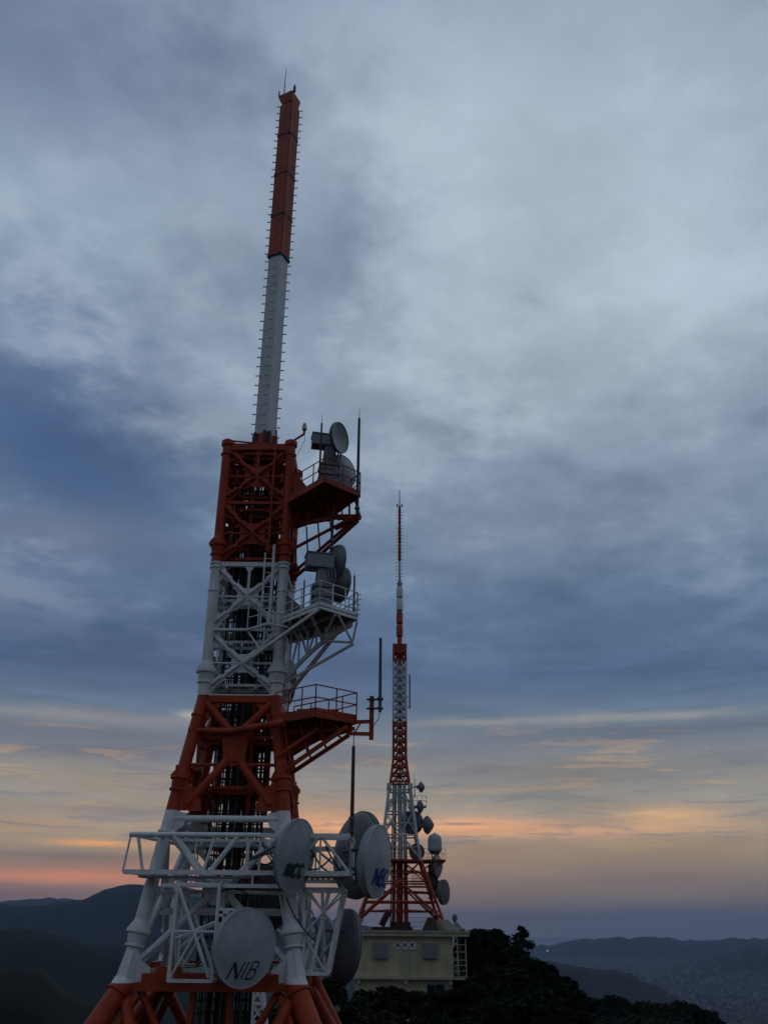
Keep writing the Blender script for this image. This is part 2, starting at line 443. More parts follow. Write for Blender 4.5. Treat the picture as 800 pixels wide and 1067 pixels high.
# ---- walkway bracket round the front at the white section
mb = MB()
zf = 10.28; y0 = TY-1.35
mb.beam((TX-1.2, y0-.10, zf), (TX+.1, y0-.12, zf), .10, .07); 
mb.beam((TX+.1, y0-.12, zf), (TX+1.0, y0-.75, zf+.05), .12, .07)
mb.beam((TX+1.0, y0-.75, zf+.05), (TX+1.75, y0-.5, zf), .10, .07)
for a, b in (((TX+.1, y0-.1, zf), (TX+.75, y0-.3, 9.35)), ((TX+.8, y0-.6, zf), (TX+1.2, y0-.15, 9.5)), ((TX+.85, y0-.6, zf), (TX+.78, y0-.3, 9.3))):
    mb.tube(a, b, .04, n=6)
for q in range(5):
    a = V((TX+.95, y0-.75, zf+.1)).lerp(V((TX+1.75, y0-.5, zf+.1)), q/4); mb.tube(a, a+V((0, 0, .42)), .03, n=6)
mb.tube((TX+.95, y0-.75, zf+.52), (TX+1.75, y0-.5, zf+.52), .035, n=6)
for (x, y) in ((TX+.1, y0-.12), (TX+.55, y0-.45), (TX+1.0, y0-.75)): mb.tube((x, y, zf), (x, y, zf+1.05), .025, n=6)
for hh in (.5, 1.02): mb.tube((TX+.1, y0-.12, zf+hh), (TX+1.0, y0-.75, zf+hh), .022, n=6)
part('access_walkway', mb, M['white'], tw)

# ---- side platforms
F_ = V((TX+1.42, TY-1.70, 0)); 
def platform(zd, mat, kind):
    A = V((-2.33, 30.35, zd)); B = V((-.98, 31.65, zd)); D = V((-2.05, 33.35, zd)); E = V((-3.85, 34.85, zd)); Fp = V((-3.95, 32.25, zd))
    if kind == 3: A = V((-2.38, 31.0, zd)); B = V((-.95, 32.2, zd))
    up = V((0, 0, 1)); th = .07
    mb = MB(); mb.plate([Fp, A, B, D, E], up*th)
    # chequer of joists underneath
    root = part('platform', mb, mat if kind != 2 else M['brown'], tw)
    fr = MB(); dp = .10 if kind != 3 else .16
    lo = up*(-dp/2)
    for a, b in ((Fp, A), (A, B), (B, D), (D, E)): fr.beam(a+lo, b+lo, .07, dp)
    for q in (.25, .5, .75):
        fr.beam(Fp.lerp(A, q)+up*-.09, E.lerp(D, q) + up*-.09 if q < .9 else D, .06, .14)
    fr.beam(A.lerp(B, .5)+lo, Fp.lerp(E, .5)+lo, .07, .16)
    part('edge_frame', fr, mat, root)
    # railing
    rl = MB(); H = 1.0
    path = [Fp.lerp(A, .06), A, B, D, D.lerp(E, .8)]
    if kind == 3: path = [Fp, A, B, D, D.lerp(E, .8)]
    for a, b in zip(path, path[1:]):
        L = (b-a).length; nn = max(2, round(L/(.8 if kind != 2 else .62)))
        for q in range(nn+1):
            p = a.lerp(b, q/nn); rl.tube(p, p+up*H, .026, n=6)
        for hh in ((H, .55) if kind != 2 else (H, .66, .33)): rl.tube(a+up*hh, b+up*hh, .024, n=6)
        rl.beam(a+up*.12, b+up*.12, .012, .12)
    if kind == 2:
        for q in range(5):
            p = B+V((.07, 0, .12+q*.2)); rl.tube(p-V((.15, .1, 0)), p+V((.05, .02, 0)), .025, n=5)
    part('railing', rl, mat, root)
    # supports
    sp = MB()
    if kind == 1:
        t0 = corner(2, 13.45); t1 = corner(1, 13.6)
        low = V((-1.05, 31.9, zd-1.05)); low2 = V((-1.9, 33.1, zd-1.0))
        fr2 = MB()
        sp.tube(t1+V((.1, 0, 0)), V((-1.2, 31.7, zd-.95)), .07, n=8)
        sp.tube(t0+V((0, 0, .2)), V((-1.35, 32.3, zd-.95)), .07, n=8)
        sp.tube(t0+V((0, 0, -.1)), V((-1.05, 31.9, zd-1.05)), .08, n=8)
        # lower box beam, with hanger ties up to the deck
        sp.beam(V((-1.9, 32.2, zd-.75)), V((-.95, 31.75, zd-.95)), .16, .20)
        sp.beam(V((-2.0, 33.3, zd-.75)), V((-.95, 31.75, zd-.95)), .12, .16)
        sp.beam(V((-3.9, 33.2, zd-.7)), V((-1.9, 32.2, zd-.75)), .12, .16)
        for q in range(7):
            a = V((-3.6, 33.1, zd-.75)).lerp(V((-.95, 31.75, zd-.95)), q/6)
            b = V((-3.8, 33.3, zd)).lerp(B, (q+.5)/6.5 if q % 2 else q/6.5); sp.tube(a, b+up*-.1, .045, n=6)
        for q in range(5):
            a = corner(1, 13.5+q*.45); b = V((-3.95+1.1*(q+1)/5, 33.0, zd-.1)); sp.tube(a, b, .03, n=6)
            t_ = (q+.5)/5; pa = (t0+V((0, 0, .2))).lerp(V((-1.35, 32.3, zd-.95)), t_); sp.tube(pa, V((pa.x-.15, pa.y+.2, zd-.1)), .035, n=6)
    if kind == 2:
        sp.tube(V((TX+.05, TY-1.42, 8.98)), A+V((0, .05, -.1)), .075, n=4)       # long strut to the centre gusset
        sp.beam(V((TX+.3, TY-1.46, 9.2)), V((TX+1.25, TY-1.75, 9.72)), .05, .12)
        # arched truss on the right
        a0 = V((-3.95, 33.4, 8.35)); b0 = B+V((-.2, .1, -.25))
        prev = None
        for q in range(9):
            tt = q/8; p = a0.lerp(b0, tt)+up*(.30*math.sin(math.pi*tt)); tp = V((p.x, p.y, zd-.12))
            if prev is not None:
                sp.beam(prev[0], p, .12, .14); 
                if q > 1: sp.tube(prev[1] if q % 2 else prev[0], p if q % 2 else tp, .045, n=6)
            sp.tube(p, tp, .04, n=6); prev = (p, tp)
        a1 = V((-3.9, 34.9, 8.2)); b1 = D+V((.25, -.8, -.35)); sp.tube(a1, b1, .09, n=10)
        sp.tube(V((-3.9, 33.2, 8.3)), V((-1.1, 31.9, zd-.95)), .06, n=8)
        c0 = V((-1.15, 31.9, zd-.9)); c1 = V((-2.3, 31.9, zd-.85)); sp.tube(c0, c1, .05, n=8)
        for a, b in ((c0, B+up*-.15), (c0, A.lerp(B, .5)+up*-.15), (c1, A.lerp(B, .4)+up*-.15), (c1, Fp.lerp(A, .8)+up*-.15)): sp.tube(a, b, .045, n=6)
    if kind == 3:
        for y, zz in ((31.4, 0), (33.0, .1)):
            sp.beam(V((-3.75, y+.7, 4.75+zz)), V((-1.25, y+.5, zd-.3)), .12, .14)
            sp.beam(V((-3.8, y+.7, 5.4+zz)), V((-2.3, y+.4, zd-.4)), .10, .12)
            for q in range(4):
                a = V((-3.6, y+.7, 4.9+zz)).lerp(V((-1.25, y+.5, zd-.3)), (q+.6)/4); sp.tube(a, V((a.x-.35, a.y, zd-.2)), .04, n=6)
        # tapered horn bracket and ring pipe running along the tower face
        sp.plate([V((-3.9, 33.3, zd-.1)), V((-3.9, 33.3, zd-1.35)), V((-2.3, 32.9, zd-.62)), V((-1.1, 32.5, zd-.35)), V((-1.1, 32.5, zd-.1))], V((0, .10, 0)))
        sp.beam(V((-3.9, 32.4, zd-.45)), V((-1.0, 32.2, zd-.32)), .08, .12); sp.beam(V((-3.2, 31.6, zd-.05)), V((-3.2, 33.4, zd-.5)), .08, .08); sp.beam(V((-2.2, 31.5, zd-.05)), V((-2.2, 33.0, zd-.5)), .08, .08)
        sp.tube(V((TX-1.62, TY-1.6, 6.38)), V((TX-.2, TY-1.78, 6.33)), .12, n=12); sp.tube(V((TX-.2, TY-1.78, 6.33)), V((-3.5, 31.7, 6.55)), .12, .15, n=12)
        sp.lathe(V((TX-1.72, TY-1.6, 6.38)), (1, 0, 0), [(0, 0), (.17, 0), (.17, .12), (.12, .14)], 12)
        # outrigger for the antenna post
        sp.beam(V((-1.4, 32.1, zd-.12)), V((-.42, 32.0, zd-.10)), .10, .12); sp.beam(V((-1.3, 32.1, zd-.52)), V((-.42, 32.0, zd-.55)), .10, .12)
        sp.tube(V((-1.0, 32.05, zd-.5)), V((-.75, 32.0, zd-.1)), .03, n=6)
        sp.tube(V((-.39, 32.0, zd-.75)), V((-.39, 32.0, zd+.82)), .085, n=14)
        # raised box plinth on deck
        bx = MB(); bx.box((-3.1, 31.7, zd+.07), (-1.6, 32.5, zd+.27)); part('deck_plinth', bx, mat, root)
    if kind == 1:
        pass
    part('support_frame', sp, mat if kind != 2 else M['white'], root)
    return root
Z1, Z2, Z3 = 15.72, 10.52, 6.78
platform(Z1, M['red'], 1); platform(Z2, M['white'], 2); platform(Z3, M['red'], 3)
# dark hood/plates behind platform 1 by the leg
mb = MB(); mb.plate([V((-3.95, 32.6, 17.5)), V((-3.95, 32.6, 16.0)), V((-2.9, 32.3, 16.0))], V((0, .08, 0))); part('knee_plate', mb, M['red'], tw)
mb = MB(); mb.plate([V((-3.95, 32.7, 11.9)), V((-3.95, 32.7, 10.7)), V((-2.6, 32.3, 10.7))], V((0, .08, 0))); part('knee_plate', mb, M['steel'], tw)

# ---- ring truss at z 1.5..2.7 round the tower, and hanging cages
def truss(a, b, zt, zb, nb, mat, rc=.085, rd=.05, flip=0, taper=0.0):
    mb = MB(); a = V(a); b = V(b); up = V((0, 0, 1)); d = (b-a).normalized()
    at = a+up*zt; bt = b+up*zt; ab = a+up*zb-d*taper; bb = b+up*zb
    mb.beam(at, bt, rc*1.7, rc*1.7); mb.beam(ab, bb, rc*1.7, rc*1.7)
    for q in range(nb+1):
        p = at.lerp(bt, q/nb); r = ab.lerp(bb, q/nb)
        mb.tube(p, r, rd*.7, n=6)
        if q < nb:
            p2 = at.lerp(bt, (q+1)/nb); r2 = ab.lerp(bb, (q+1)/nb)
            if (q+flip) % 2: mb.tube(p, r2, rd, n=8)
            else: mb.tube(r, p2, rd, n=8)
    return mb
ring = empty('ring', (0, 0, 0), None, None)
bpy.data.objects.remove(ring)
RX0, RX1, RY0, RY1 = -8.42, -1.02, 31.0, 36.9
zt, zb = 2.66, 1.50
mb = MB(); up = V((0, 0, 1)); XR = RX1-3.0
mb.tube((RX0+.05, RY0, zt), (XR, RY0, zt), .085, n=12); mb.beam((RX0, RY0, zb), (XR, RY0, zb), .15, .15)
mb.tube((RX0+.07, RY0, zt), (RX0-.06, RY0, zb), .035, n=8)
for a, b, r in ((-8.12, -7.82, .055), (-6.95, -5.98, .085), (-5.55, -5.85, .05), (-4.75, -5.65, .085), (-4.45, -4.4, .06)): mb.tube((a, RY0, zt), (b, RY0, zb), r, n=8)
for x in (-7.45, -6.15, -4.45): mb.tube((x, RY0-.02, zt), (x, RY0-.02, zb), .028, n=6)
rt = part('ring_truss', mb, M['white'], tw)
mb = truss((RX1-3.0, RY0+.01, 0), (RX1, RY0, 0), zt, zb, 3, None, flip=1); part('ring_truss', mb, M['white'], tw)
mb = truss((RX0+1.2, RY1, 0), (RX1, RY1, 0), zt, zb, 4, None); part('ring_truss', mb, M['white'], tw)
mb = MB(); mb.beam((RX0+.05, RY0, zt), (RX0+1.2, RY1, zt), .1, .1); mb.beam((RX0, RY0, zb), (RX0+1.2, RY1, zb), .1, .1); part('ring_truss', mb, M['white'], tw)
mb = truss((RX1, RY0, 0), (RX1, RY1, 0), zt, zb, 5, None); part('ring_truss', mb, M['white'], tw)
# slender hanging bars, dark grating strip under the front chord
mb = MB(); mb.box((RX0+.5, RY0-.15, zb-.17), (RX1-3.2, RY0+.5, zb-.11)); part('grating', mb, M['steel'], tw)
mb = MB(); mb.box((RX1-3.0, RY0+.1, zb-.13), (RX1-.1, RY0+.7, zb-.09))
for q in range(16): mb.box((RX1-2.9+q*.18, RY0+.1, zb-.19), (RX1-2.83+q*.18, RY0+.3, zb-.13))
part('grating', mb, M['steel'], tw)
# radial arms tying the ring to the legs
for i in range(4):
    for z in (zt, zb):
        c = corner(i, z)
        mb = MB(); mb.beam(c, (c.x, RY0 if sg[i][1] < 0 else RY1, z), .12, .12); part('ring_arm', mb, M['white'], tw)
        if sg[i][0] > 0 or z == zb: mb = MB(); mb.beam(c, (RX0+.3 if sg[i][0] < 0 else RX1, c.y, z-.01), .10, .10); part('ring_arm', mb, M['white'], tw)
# lower level chord (z 1.1) and cages
mb = MB(); yc = 30.95
mb.beam((-7.1, yc, 1.10), (-3.0, yc, 1.10), .12, .12); mb.beam((-7.1, yc, 1.10), (-7.1, 32.0, 1.10), .1, .1)
for x in (-6.2, -5.2, -4.2): mb.tube((x, yc, 1.1), (x, yc, 1.5), .04, n=6)
part('lower_chord', mb, M['white'], tw)
def cage(x0, x1, y0, y1, z0, z1, nm='dish_cage'):
    mb = MB()
    for x in (x0, x1):
        for y in (y0, y1): mb.beam((x, y, z0), (x, y, z1), .10, .10, (0, 1, 0))
    for z in (z0, z1):
        for y in (y0, y1): mb.beam((x0, y, z), (x1, y, z), .09, .10)
        for x in (x0, x1): mb.beam((x, y0, z), (x, y1, z), .09, .10)
    zm = (z0+z1)/2; xm = (x0+x1)/2
    mb.tube((x0, y0, zm), (x1, y0, zm), .045, n=6)
    for y in (y0, y1):
        mb.tube((x0, y, z1), (x1-.1, y, z0+.1), .06, n=8); mb.tube((x0, y, z0), (x0+(x1-x0)*.55, y, zm), .04, n=6)
        mb.tube((x1, y, zm+.3), (x0+.1, y, zm-.2), .04, n=6)
    for x in (x0, x1): mb.tube((x, y0, z1), (x, y1, z0), .05, n=8)
    return mb
part(name='dish_cage', mb=cage(-6.52, -5.18, 30.5, 31.6, -1.62, 1.12), mat=M['white'], parent=tw)
mb = MB(); xq = -5.05   # box bracket carrying the front dish
for dx in (0, .32): mb.beam((xq+dx, 30.45, -.95), (xq+dx, 30.45, .35), .11, .11, (0, 1, 0))
for z in (-.9, -.35, .1, .35): mb.beam((xq-.05, 30.45, z), (xq+.42, 30.45, z), .11, .16)
mb.beam((xq, 30.45, .3), (xq+.9, 30.9, .3), .1, .1); mb.beam((xq, 30.45, -.9), (xq+.9, 30.9, -.9), .1, .1)
part('dish_bracket', mb, M['white'], tw)
# right leaning cage
mb = MB()
T = [V((-2.55, 31.6, 1.05)), V((-1.25, 31.6, 1.05)), V((-1.25, 34.2, 1.05)), V((-2.55, 34.2, 1.05))]
Bq = [V((-2.45, 31.6, -1.45)), V((-1.72, 31.6, -1.45)), V((-1.72, 34.2, -1.45)), V((-2.45, 34.2, -1.45))]
for q in range(4):
    mb.beam(T[q], Bq[q], .10, .10, (0, 1, 0)); mb.beam(T[q], T[(q+1) % 4], .10, .10); mb.beam(Bq[q], Bq[(q+1) % 4], .09, .09)
    mb.tube(T[q].lerp(T[(q+1) % 4], .65), Bq[q].lerp(Bq[(q+1) % 4], .3), .06, n=8)
    mb.tube(T[(q+1) % 4], T[q].lerp(Bq[q], .55), .035, n=6); mb.tube(T[q], T[(q+1) % 4].lerp(Bq[(q+1) % 4], .45), .035, n=6)
    mb.tube(T[q].lerp(Bq[q], .55), Bq[(q+1) % 4], .035, n=6)
for q in (0, 1): mb.beam(T[q], V((T[q].x-.2 if q else T[q].x-.5, 31.9, 2.0)), .08, .08, (0, 1, 0))
part('dish_cage', mb, M['white'], tw)
# loose feeder loops near the ring
for s in range(6):
    mb = MB(); pts = []
    x0 = -4.6+s*.55; 
    for q in range(9):
        u = q/8; pts.append(V((x0+u*1.3, 31.5+.5*math.sin(s+u*2), 2.35-.55*math.sin(math.pi*u)-.12*s*u)))
    mb.path(pts, .028, 6); part('feeder_loop', mb, M['cable'], tw)
for (a, b, c) in (((-5.4, 31.4, .9), (-4.6, 31.2, 1.25), (-4.1, 31.1, .6)), ((-3.1, 31.2, .8), (-2.7, 31.4, -.1), (-2.1, 31.5, -.5)), ((-2.3, 32, .4), (-2.0, 32, -.3), (-2.0, 32.2, -1.0))):
    a, b, c = V(a), V(b), V(c); mb = MB()
    mb.path([(a*(1-u)**2 + b*2*u*(1-u) + c*u*u) for u in [q/8 for q in range(9)]], .022, 6); part('feeder_loop', mb, M['cable'], tw)

# ---- mast
MZ0, MZ1, MZ2 = ZT+.1, 30.05, 41.3
phi = R(-26.6)
def mrot(x, y): return (TX+x*math.cos(phi)-y*math.sin(phi), TY+x*math.sin(phi)+y*math.cos(phi))
def prism(mb, hx, z0, z1):
    q = [mrot(x*hx, y*hx) for x, y in ((-1, -1), (1, -1), (1, 1), (-1, 1))]
    mb.plate([V((x, y, z0)) for x, y in q], V((0, 0, z1-z0)))
mb = MB(); prism(mb, .345, MZ0, MZ1)
mast = part('mast', mb, M['mastwhite'], tw)
mb = MB(); prism(mb, .30, MZ1, MZ2-.1)
core = part('mast_core', mb, M['red'], mast)
secs = [(30.0, 32.55), (32.62, 35.4), (35.47, 38.25), (38.32, 40.6)]
for (a, b) in secs:
    for s in range(4):
        w = phi + s*math.pi/2
        for o in (-.187, .187):
            c = [(o-.178, -.40), (o+.178, -.40), (o+.178, -.335), (o-.178, -.335)]
            pts = [V((TX+x*math.cos(w)-y*math.sin(w), TY+x*math.sin(w)+y*math.cos(w), a)) for x, y in c]
            mb = MB(); mb.plate(pts, V((0, 0, b-a))); part('antenna_panel', mb, M['red'], mast)
    for s in range(4):
        w = phi + s*math.pi/2
        for o in (-.3, .2):
            pts = [V((TX+x*math.cos(w)-y*math.sin(w), TY+x*math.sin(w)+y*math.cos(w), a-.09)) for x, y in ((o-.1, -.43), (o+.1, -.43), (o+.1, -.36), (o-.1, -.36))]
            mb = MB(); mb.plate(pts, V((0, 0, .16))); part('clamp_block', mb, M['whip'], core)
    mb = MB(); prism(mb, .36, a-.10, a+.05); part('panel_clamp', mb, M['cable'], mast)
# funnel cap with overhanging plate
mb = MB()
lo = [mrot(x*.33, y*.33) for x, y in ((-1, -1), (1, -1), (1, 1), (-1, 1))]
hi = [mrot(x*.44-.08, y*.43) for x, y in ((-1, -1), (1, -1), (1, 1), (-1, 1))]
vs = [V((x, y, MZ2-.55)) for x, y in lo]+[V((x, y, MZ2)) for x, y in hi]+[V((x, y, MZ2+.12)) for x, y in hi]
mb._add(vs, [(3, 2, 1, 0), (8, 9, 10, 11)]+[(i, (i+1) % 4, 4+(i+1) % 4, 4+i) for i in range(4)]+[(4+i, 4+(i+1) % 4, 8+(i+1) % 4, 8+i) for i in range(4)])
cap = part('mast_cap', mb, M['red'], mast)
mb = MB(); x, y = mrot(-.22, -.35); mb.tube((x, y, MZ2), (x, y, MZ2+2.2), .035, .015, 6); part('lightning_rod', mb, M['whip'], mast)
for sx, sy, hgt, rr in ((.42, -.30, .42, .075), (-.50, -.42, .3, .04)):
    mb = MB(); x, y = mrot(sx, sy); mb.tube((x, y, MZ2+.1), (x, y, MZ2+.2), rr, rr, 10); mb.lathe((x, y, MZ2+.2), (0, 0, 1), [(rr, 0), (rr*1.1, hgt*.5), (rr*.6, hgt), (0, hgt+.03)], 10)
    part('obstruction_lamp', mb, M['whipgrey'], mast)
# pegs
peg = MB(); peg.tube((0, 0, 0), (.15, 0, 0), .026, .026, 6); peg.tube((.14, 0, 0), (.165, 0, 0), .038, .038, 6)
pm = None
for side in (-1, 1):
    for q in range(42):
        z = MZ0+.55+q*.52
        cx = side*(.345 if z < MZ1 else .40)
        cxy = mrot(cx, -.345*side*0+(.34*side))
        if pm is None:
            o = part('step_peg', peg, M['steel'], None); pm = o.data
        else: o = bpy.data.objects.new('step_peg', pm); COL.objects.link(o)
        o.parent = mast; inv = wloc(mast).inverted()
        wx = TX + side*(.455 if z < MZ1 else .52)
        o.location = inv @ V((wx-.0*side, cxy[1], z)); o.rotation_euler = (0, 0, 0 if side > 0 else math.pi)
# seams/short slots on the mast's faces
for q in range(18):
    z = 20.2+q*.53; mb = MB()
    for (u0, u1) in ((-.02, .18), (-.30, -.24)) if q % 2 else ((-.1, -.02), (.05, .22)):
        a = mrot(u0, -.348); b = mrot(u1, -.348); mb.beam((a[0], a[1], z), (b[0], b[1], z-.07), .012, .035)
    part('seam_slot', mb, M['steel'], mast)
# red base casing of the mast; black stubs painted as shade of its holes
mb = MB(); prism(mb, .375, ZT-.1, ZT+1.15)
b0 = part('mast_base', mb, M['red'], mast)
mb = MB()
for s in range(4):
    w = phi+s*math.pi/2
    for o in (-.25, .25):
        x, y = o, -.41; mb.lathe((TX+x*math.cos(w)-y*math.sin(w), TY+x*math.sin(w)+y*math.cos(w), ZT+.2), (0, 0, 1), [(0, 0), (.09, 0), (.09, .95), (.06, 1.0), (0, 1.0)], 10)
part('hole_shade_stub', mb, M['cable'], b0)
mb = MB()
for s in (-1, 1): mb.beam((TX+s*1.2, TY-1.2, ZT-.05), (TX-s*1.2, TY+1.2, ZT-.05), .25, .3)
mb.box((TX-.9, TY-.9, ZT-.3), (TX+.9, TY+.9, ZT-.05))
part('mast_bearer', mb, M['red'], tw)
# lamp on arm at the top right leg
mb = MB(); c = corner(1, ZT+.1); e = c+V((.55, -.1, .35)); mb.tube(c, e, .05, n=8); mb.tube(e, e+V((0, 0, .2)), .05, n=8)
lamp = part('lamp_arm', mb, M['red'], tw)
mb = MB(); mb.lathe(e+V((0, 0, .2)), (0, 0, 1), [(0, 0), (.10, 0), (.11, .05), (.09, .25), (.05, .34), (0, .36)], 12); part('obstruction_lamp', mb, M['glasslamp'], lamp)
mb = MB(); mb.path([e+V((0, 0, .1)), e+V((.05, 0, -.3)), c+V((.3, 0, -.6))], .01, 5); part('lamp_cable', mb, M['cable'], lamp)
mb = MB(); mb.tube(corner(0, ZT)+V((0, 0, .15)), corner(1, ZT)+V((0, 0, -.12)), .04, n=6); part('top_rail', mb, M['red'], tw)

# ================================================================== ANTENNAS ON THE MAIN TOWER
def dish(label, c, naz, diam, mat='dish', back='dishback', shroud=.25, bowl=.32, crown=.16, tilt=0, mounts=(), group=None, hub=True, rimmat=None, name='dish_antenna', cat='dish antenna', seg=44):
    """naz: direction the dish faces, degrees from -Y (towards viewer) turning to +X"""
    c = V(c); a = R(naz); n = V((math.sin(a), -math.cos(a), math.sin(R(tilt)))).normalized()
    q = n.to_track_quat('Z', 'Y'); root = empty(name, c, label, cat, group, q.to_euler())
    Rr = diam/2; mb = MB()
    pr = [(0, crown)]+[(Rr*u/9, crown*((1-(u/9)**2)*.55+(1-u/9)*.45)) for u in range(1, 9)]+[(Rr*.992, .012)]
    mb.lathe((0, 0, 0), (0, 0, 1), pr, seg); rad = part('radome', mb, M[mat], root, local=True)
    mb = MB(); mb.lathe((0, 0, 0), (0, 0, 1), [(Rr*.985, .015), (Rr*1.015, .02), (Rr*1.02, -.03), (Rr, -.04), (Rr, -shroud), (Rr*1.015, -shroud), (Rr*1.015, -shroud-.04), (Rr*.98, -shroud-.04)], seg)
    part('shroud', mb, M[rimmat or back], root, local=True)
    mb = MB(); mb.lathe((0, 0, 0), (0, 0, 1), [(Rr*.985, -shroud-.03)]+[(Rr*math.cos(u*math.pi/12), -shroud-.03-bowl*math.sin(u*math.pi/12)) for u in range(1, 6)]+[(.12, -shroud-bowl-.03), (0, -shroud-bowl-.03)], seg)
    refl = part('reflector', mb, M[back], root, local=True)
    if hub:
        mb = MB(); zz = -shroud-bowl; mb.box((-.13, -.16, zz-.28), (.13, .16, zz)); part('feed_hub', mb, M['box'], refl, local=True)
    inv = wloc(root).inverted()
    mb = MB(); zz = -shroud-bowl*.6; k = 0
    for mp in mounts:
        t = inv @ V(mp)
        for s in (-.3, .3): mb.tube((s*Rr, (.35 if k == 0 else -.35)*Rr, zz-.05), t, .045, n=8)
        k += 1
    if mounts:
        mb.beam((-.45*Rr, .35*Rr, zz-.08), (.45*Rr, .35*Rr, zz-.08), .08, .08); mb.beam((-.45*Rr, -.35*Rr, zz-.08), (.45*Rr, -.35*Rr, zz-.08), .08, .08)
        part('mount', mb, M['steel'], root, local=True)
    root['_R'] = Rr; root['_c'] = crown
    return root, rad
def strokes(rad, root, segs, mat, w, name='lettering', local_up=(0, 0, 1)):
    """flat brush strokes lying on the radome; coordinates: x right, y up as seen from the front, metres"""
    Rr = root['_R']; cr = root['_c']
    q = wloc(root).to_3x3(); up = q.inverted() @ V((0, 0, 1)); up.z = 0; up.normalize()
    rt = V((up.y, -up.x, 0)); rt = up.cross(V((0, 0, 1)))
    mb = MB()
    def pt(x, y):
        p = rt*x+up*y; r = min(.999, p.length/Rr); return V((p.x, p.y, cr*((1-r*r)*.55+(1-r)*.45)+.010))
    for sgm in segs:
        ww = sgm[2] if len(sgm) > 2 else w
        (x0, y0), (x1, y1) = sgm[0], sgm[1]
        L = math.hypot(x1-x0, y1-y0); nx, ny = -(y1-y0)/L*ww/2, (x1-x0)/L*ww/2
        N = max(1, int(L/.06)); vs = []
        for i in range(N+1):
            t = i/N; x = x0+(x1-x0)*t; y = y0+(y1-y0)*t
            vs += [pt(x+nx, y+ny), pt(x-nx, y-ny)]
        mb._add(vs, [(2*i, 2*i+1, 2*i+3, 2*i+2) for i in range(N)])
    return part(name, mb, M[mat], rad, local=True)
# letter skeletons, unit box; slant applied
LET = {
 'N': [((0, 0), (0, 1)), ((0, 1), (.72, 0), 1.9), ((.72, 0), (.72, 1))],
 'I': [((0, 0), (0, 1))],
 'B': [((0, 0), (0, 1)), ((0, 1), (.42, 1)), ((.42, 1), (.55, .86)), ((.55, .86), (.55, .68)), ((.55, .68), (.4, .54)), ((0, .54), (.4, .54)), ((.4, .54), (.6, .4)), ((.6, .4), (.6, .14)), ((.6, .14), (.44, 0)), ((.44, 0), (0, 0))],
 'C': [((.66, .82), (.52, 1)), ((.52, 1), (.18, 1)), ((.18, 1), (0, .82)), ((0, .82), (0, .18)), ((0, .18), (.18, 0)), ((.18, 0), (.52, 0)), ((.52, 0), (.66, .18))],
 'H': [((0, 0), (0, 1)), ((.68, 0), (.68, 1)), ((0, .5), (.68, .5))],
 'K': [((0, 0), (0, 1)), ((.68, 1), (.05, .42)), ((.22, .58), (.7, 0))],
}
def word(txt, x, y, h, w, slant=.3, gap=.28, adv=None):
    out = []; adv = adv or {'N': .72, 'I': 0, 'B': .6, 'C': .66, 'H': .68, 'K': .68}
    for ch in txt:
        for s in LET[ch]:
            k = s[2] if len(s) > 2 else 1
            a, b = s[0], s[1]
            out.append(((x+(a[0]+a[1]*slant)*h, y+a[1]*h), (x+(b[0]+b[1]*slant)*h, y+b[1]*h), w*k))
        x += (adv[ch]+gap)*h
    return out

c = P(256, 988, 29.7)
rA, radA = dish('grey dish antenna lettered NIB in navy, lowest and nearest dish on the big tower', c, 43, 2.2, 'dish', 'dishback', .14, .30, .17, -5, mounts=((-4.7, 30.5, -.6), (-4.7, 30.5, .1)), rimmat='dish')
strokes(radA, rA, word('NIB', -.60, -.84, .47, .045, .42, .34), 'navy', .045)
c = P(308.5, 892, 30.4)
rB, radB = dish('grey dish antenna with green lettering and red dot, before the right front leg', c, 64, 2.26, 'dish', 'dishback', .05, .32, .15, -8.5, mounts=((-4.4, 31.2, 1.9), (-4.0, 31.2, 2.4)), rimmat='dish')
strokes(radB, rB, word('NCC', -.62, -.62, .36, .13, .25, .30), 'green', .10)
strokes(radB, rB, [((.10, -.62), (.24, -.50), .15)], 'redlogo', .15, 'red_dot')
c = P(394, 898, 31.6)
rC, radC = dish('grey dish antenna with blue NBC lettering, rightmost dish of the big tower', c, 69, 2.3, 'dish', 'dish', .12, .42, .17, -5, mounts=((-1.3, 31.4, 2.2), (-1.3, 31.4, 1.8)))
strokes(radC, rC, word('NBC', -.52, -.74, .50, .12, .25, .24), 'blue', .10)
c = P(375.5, 891, 35.6)
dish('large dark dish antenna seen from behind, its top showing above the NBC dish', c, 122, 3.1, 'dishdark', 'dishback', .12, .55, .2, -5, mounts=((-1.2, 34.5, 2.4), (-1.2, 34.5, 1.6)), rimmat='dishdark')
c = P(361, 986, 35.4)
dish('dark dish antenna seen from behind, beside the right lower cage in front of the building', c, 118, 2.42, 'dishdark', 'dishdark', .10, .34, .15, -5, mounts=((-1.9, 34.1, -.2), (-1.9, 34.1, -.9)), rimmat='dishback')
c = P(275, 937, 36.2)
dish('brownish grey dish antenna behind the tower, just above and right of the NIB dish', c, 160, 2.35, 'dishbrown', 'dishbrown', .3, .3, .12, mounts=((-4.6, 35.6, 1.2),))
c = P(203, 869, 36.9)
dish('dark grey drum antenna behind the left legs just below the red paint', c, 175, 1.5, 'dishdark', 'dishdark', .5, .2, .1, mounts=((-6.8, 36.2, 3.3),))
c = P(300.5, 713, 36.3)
dish('grey dish antenna edge-on behind the right legs, just above the lowest red platform', c, 115, 1.9, 'dishdark', 'dishback', .12, .3, .12, mounts=((-4.2, 35.5, 8.3),))
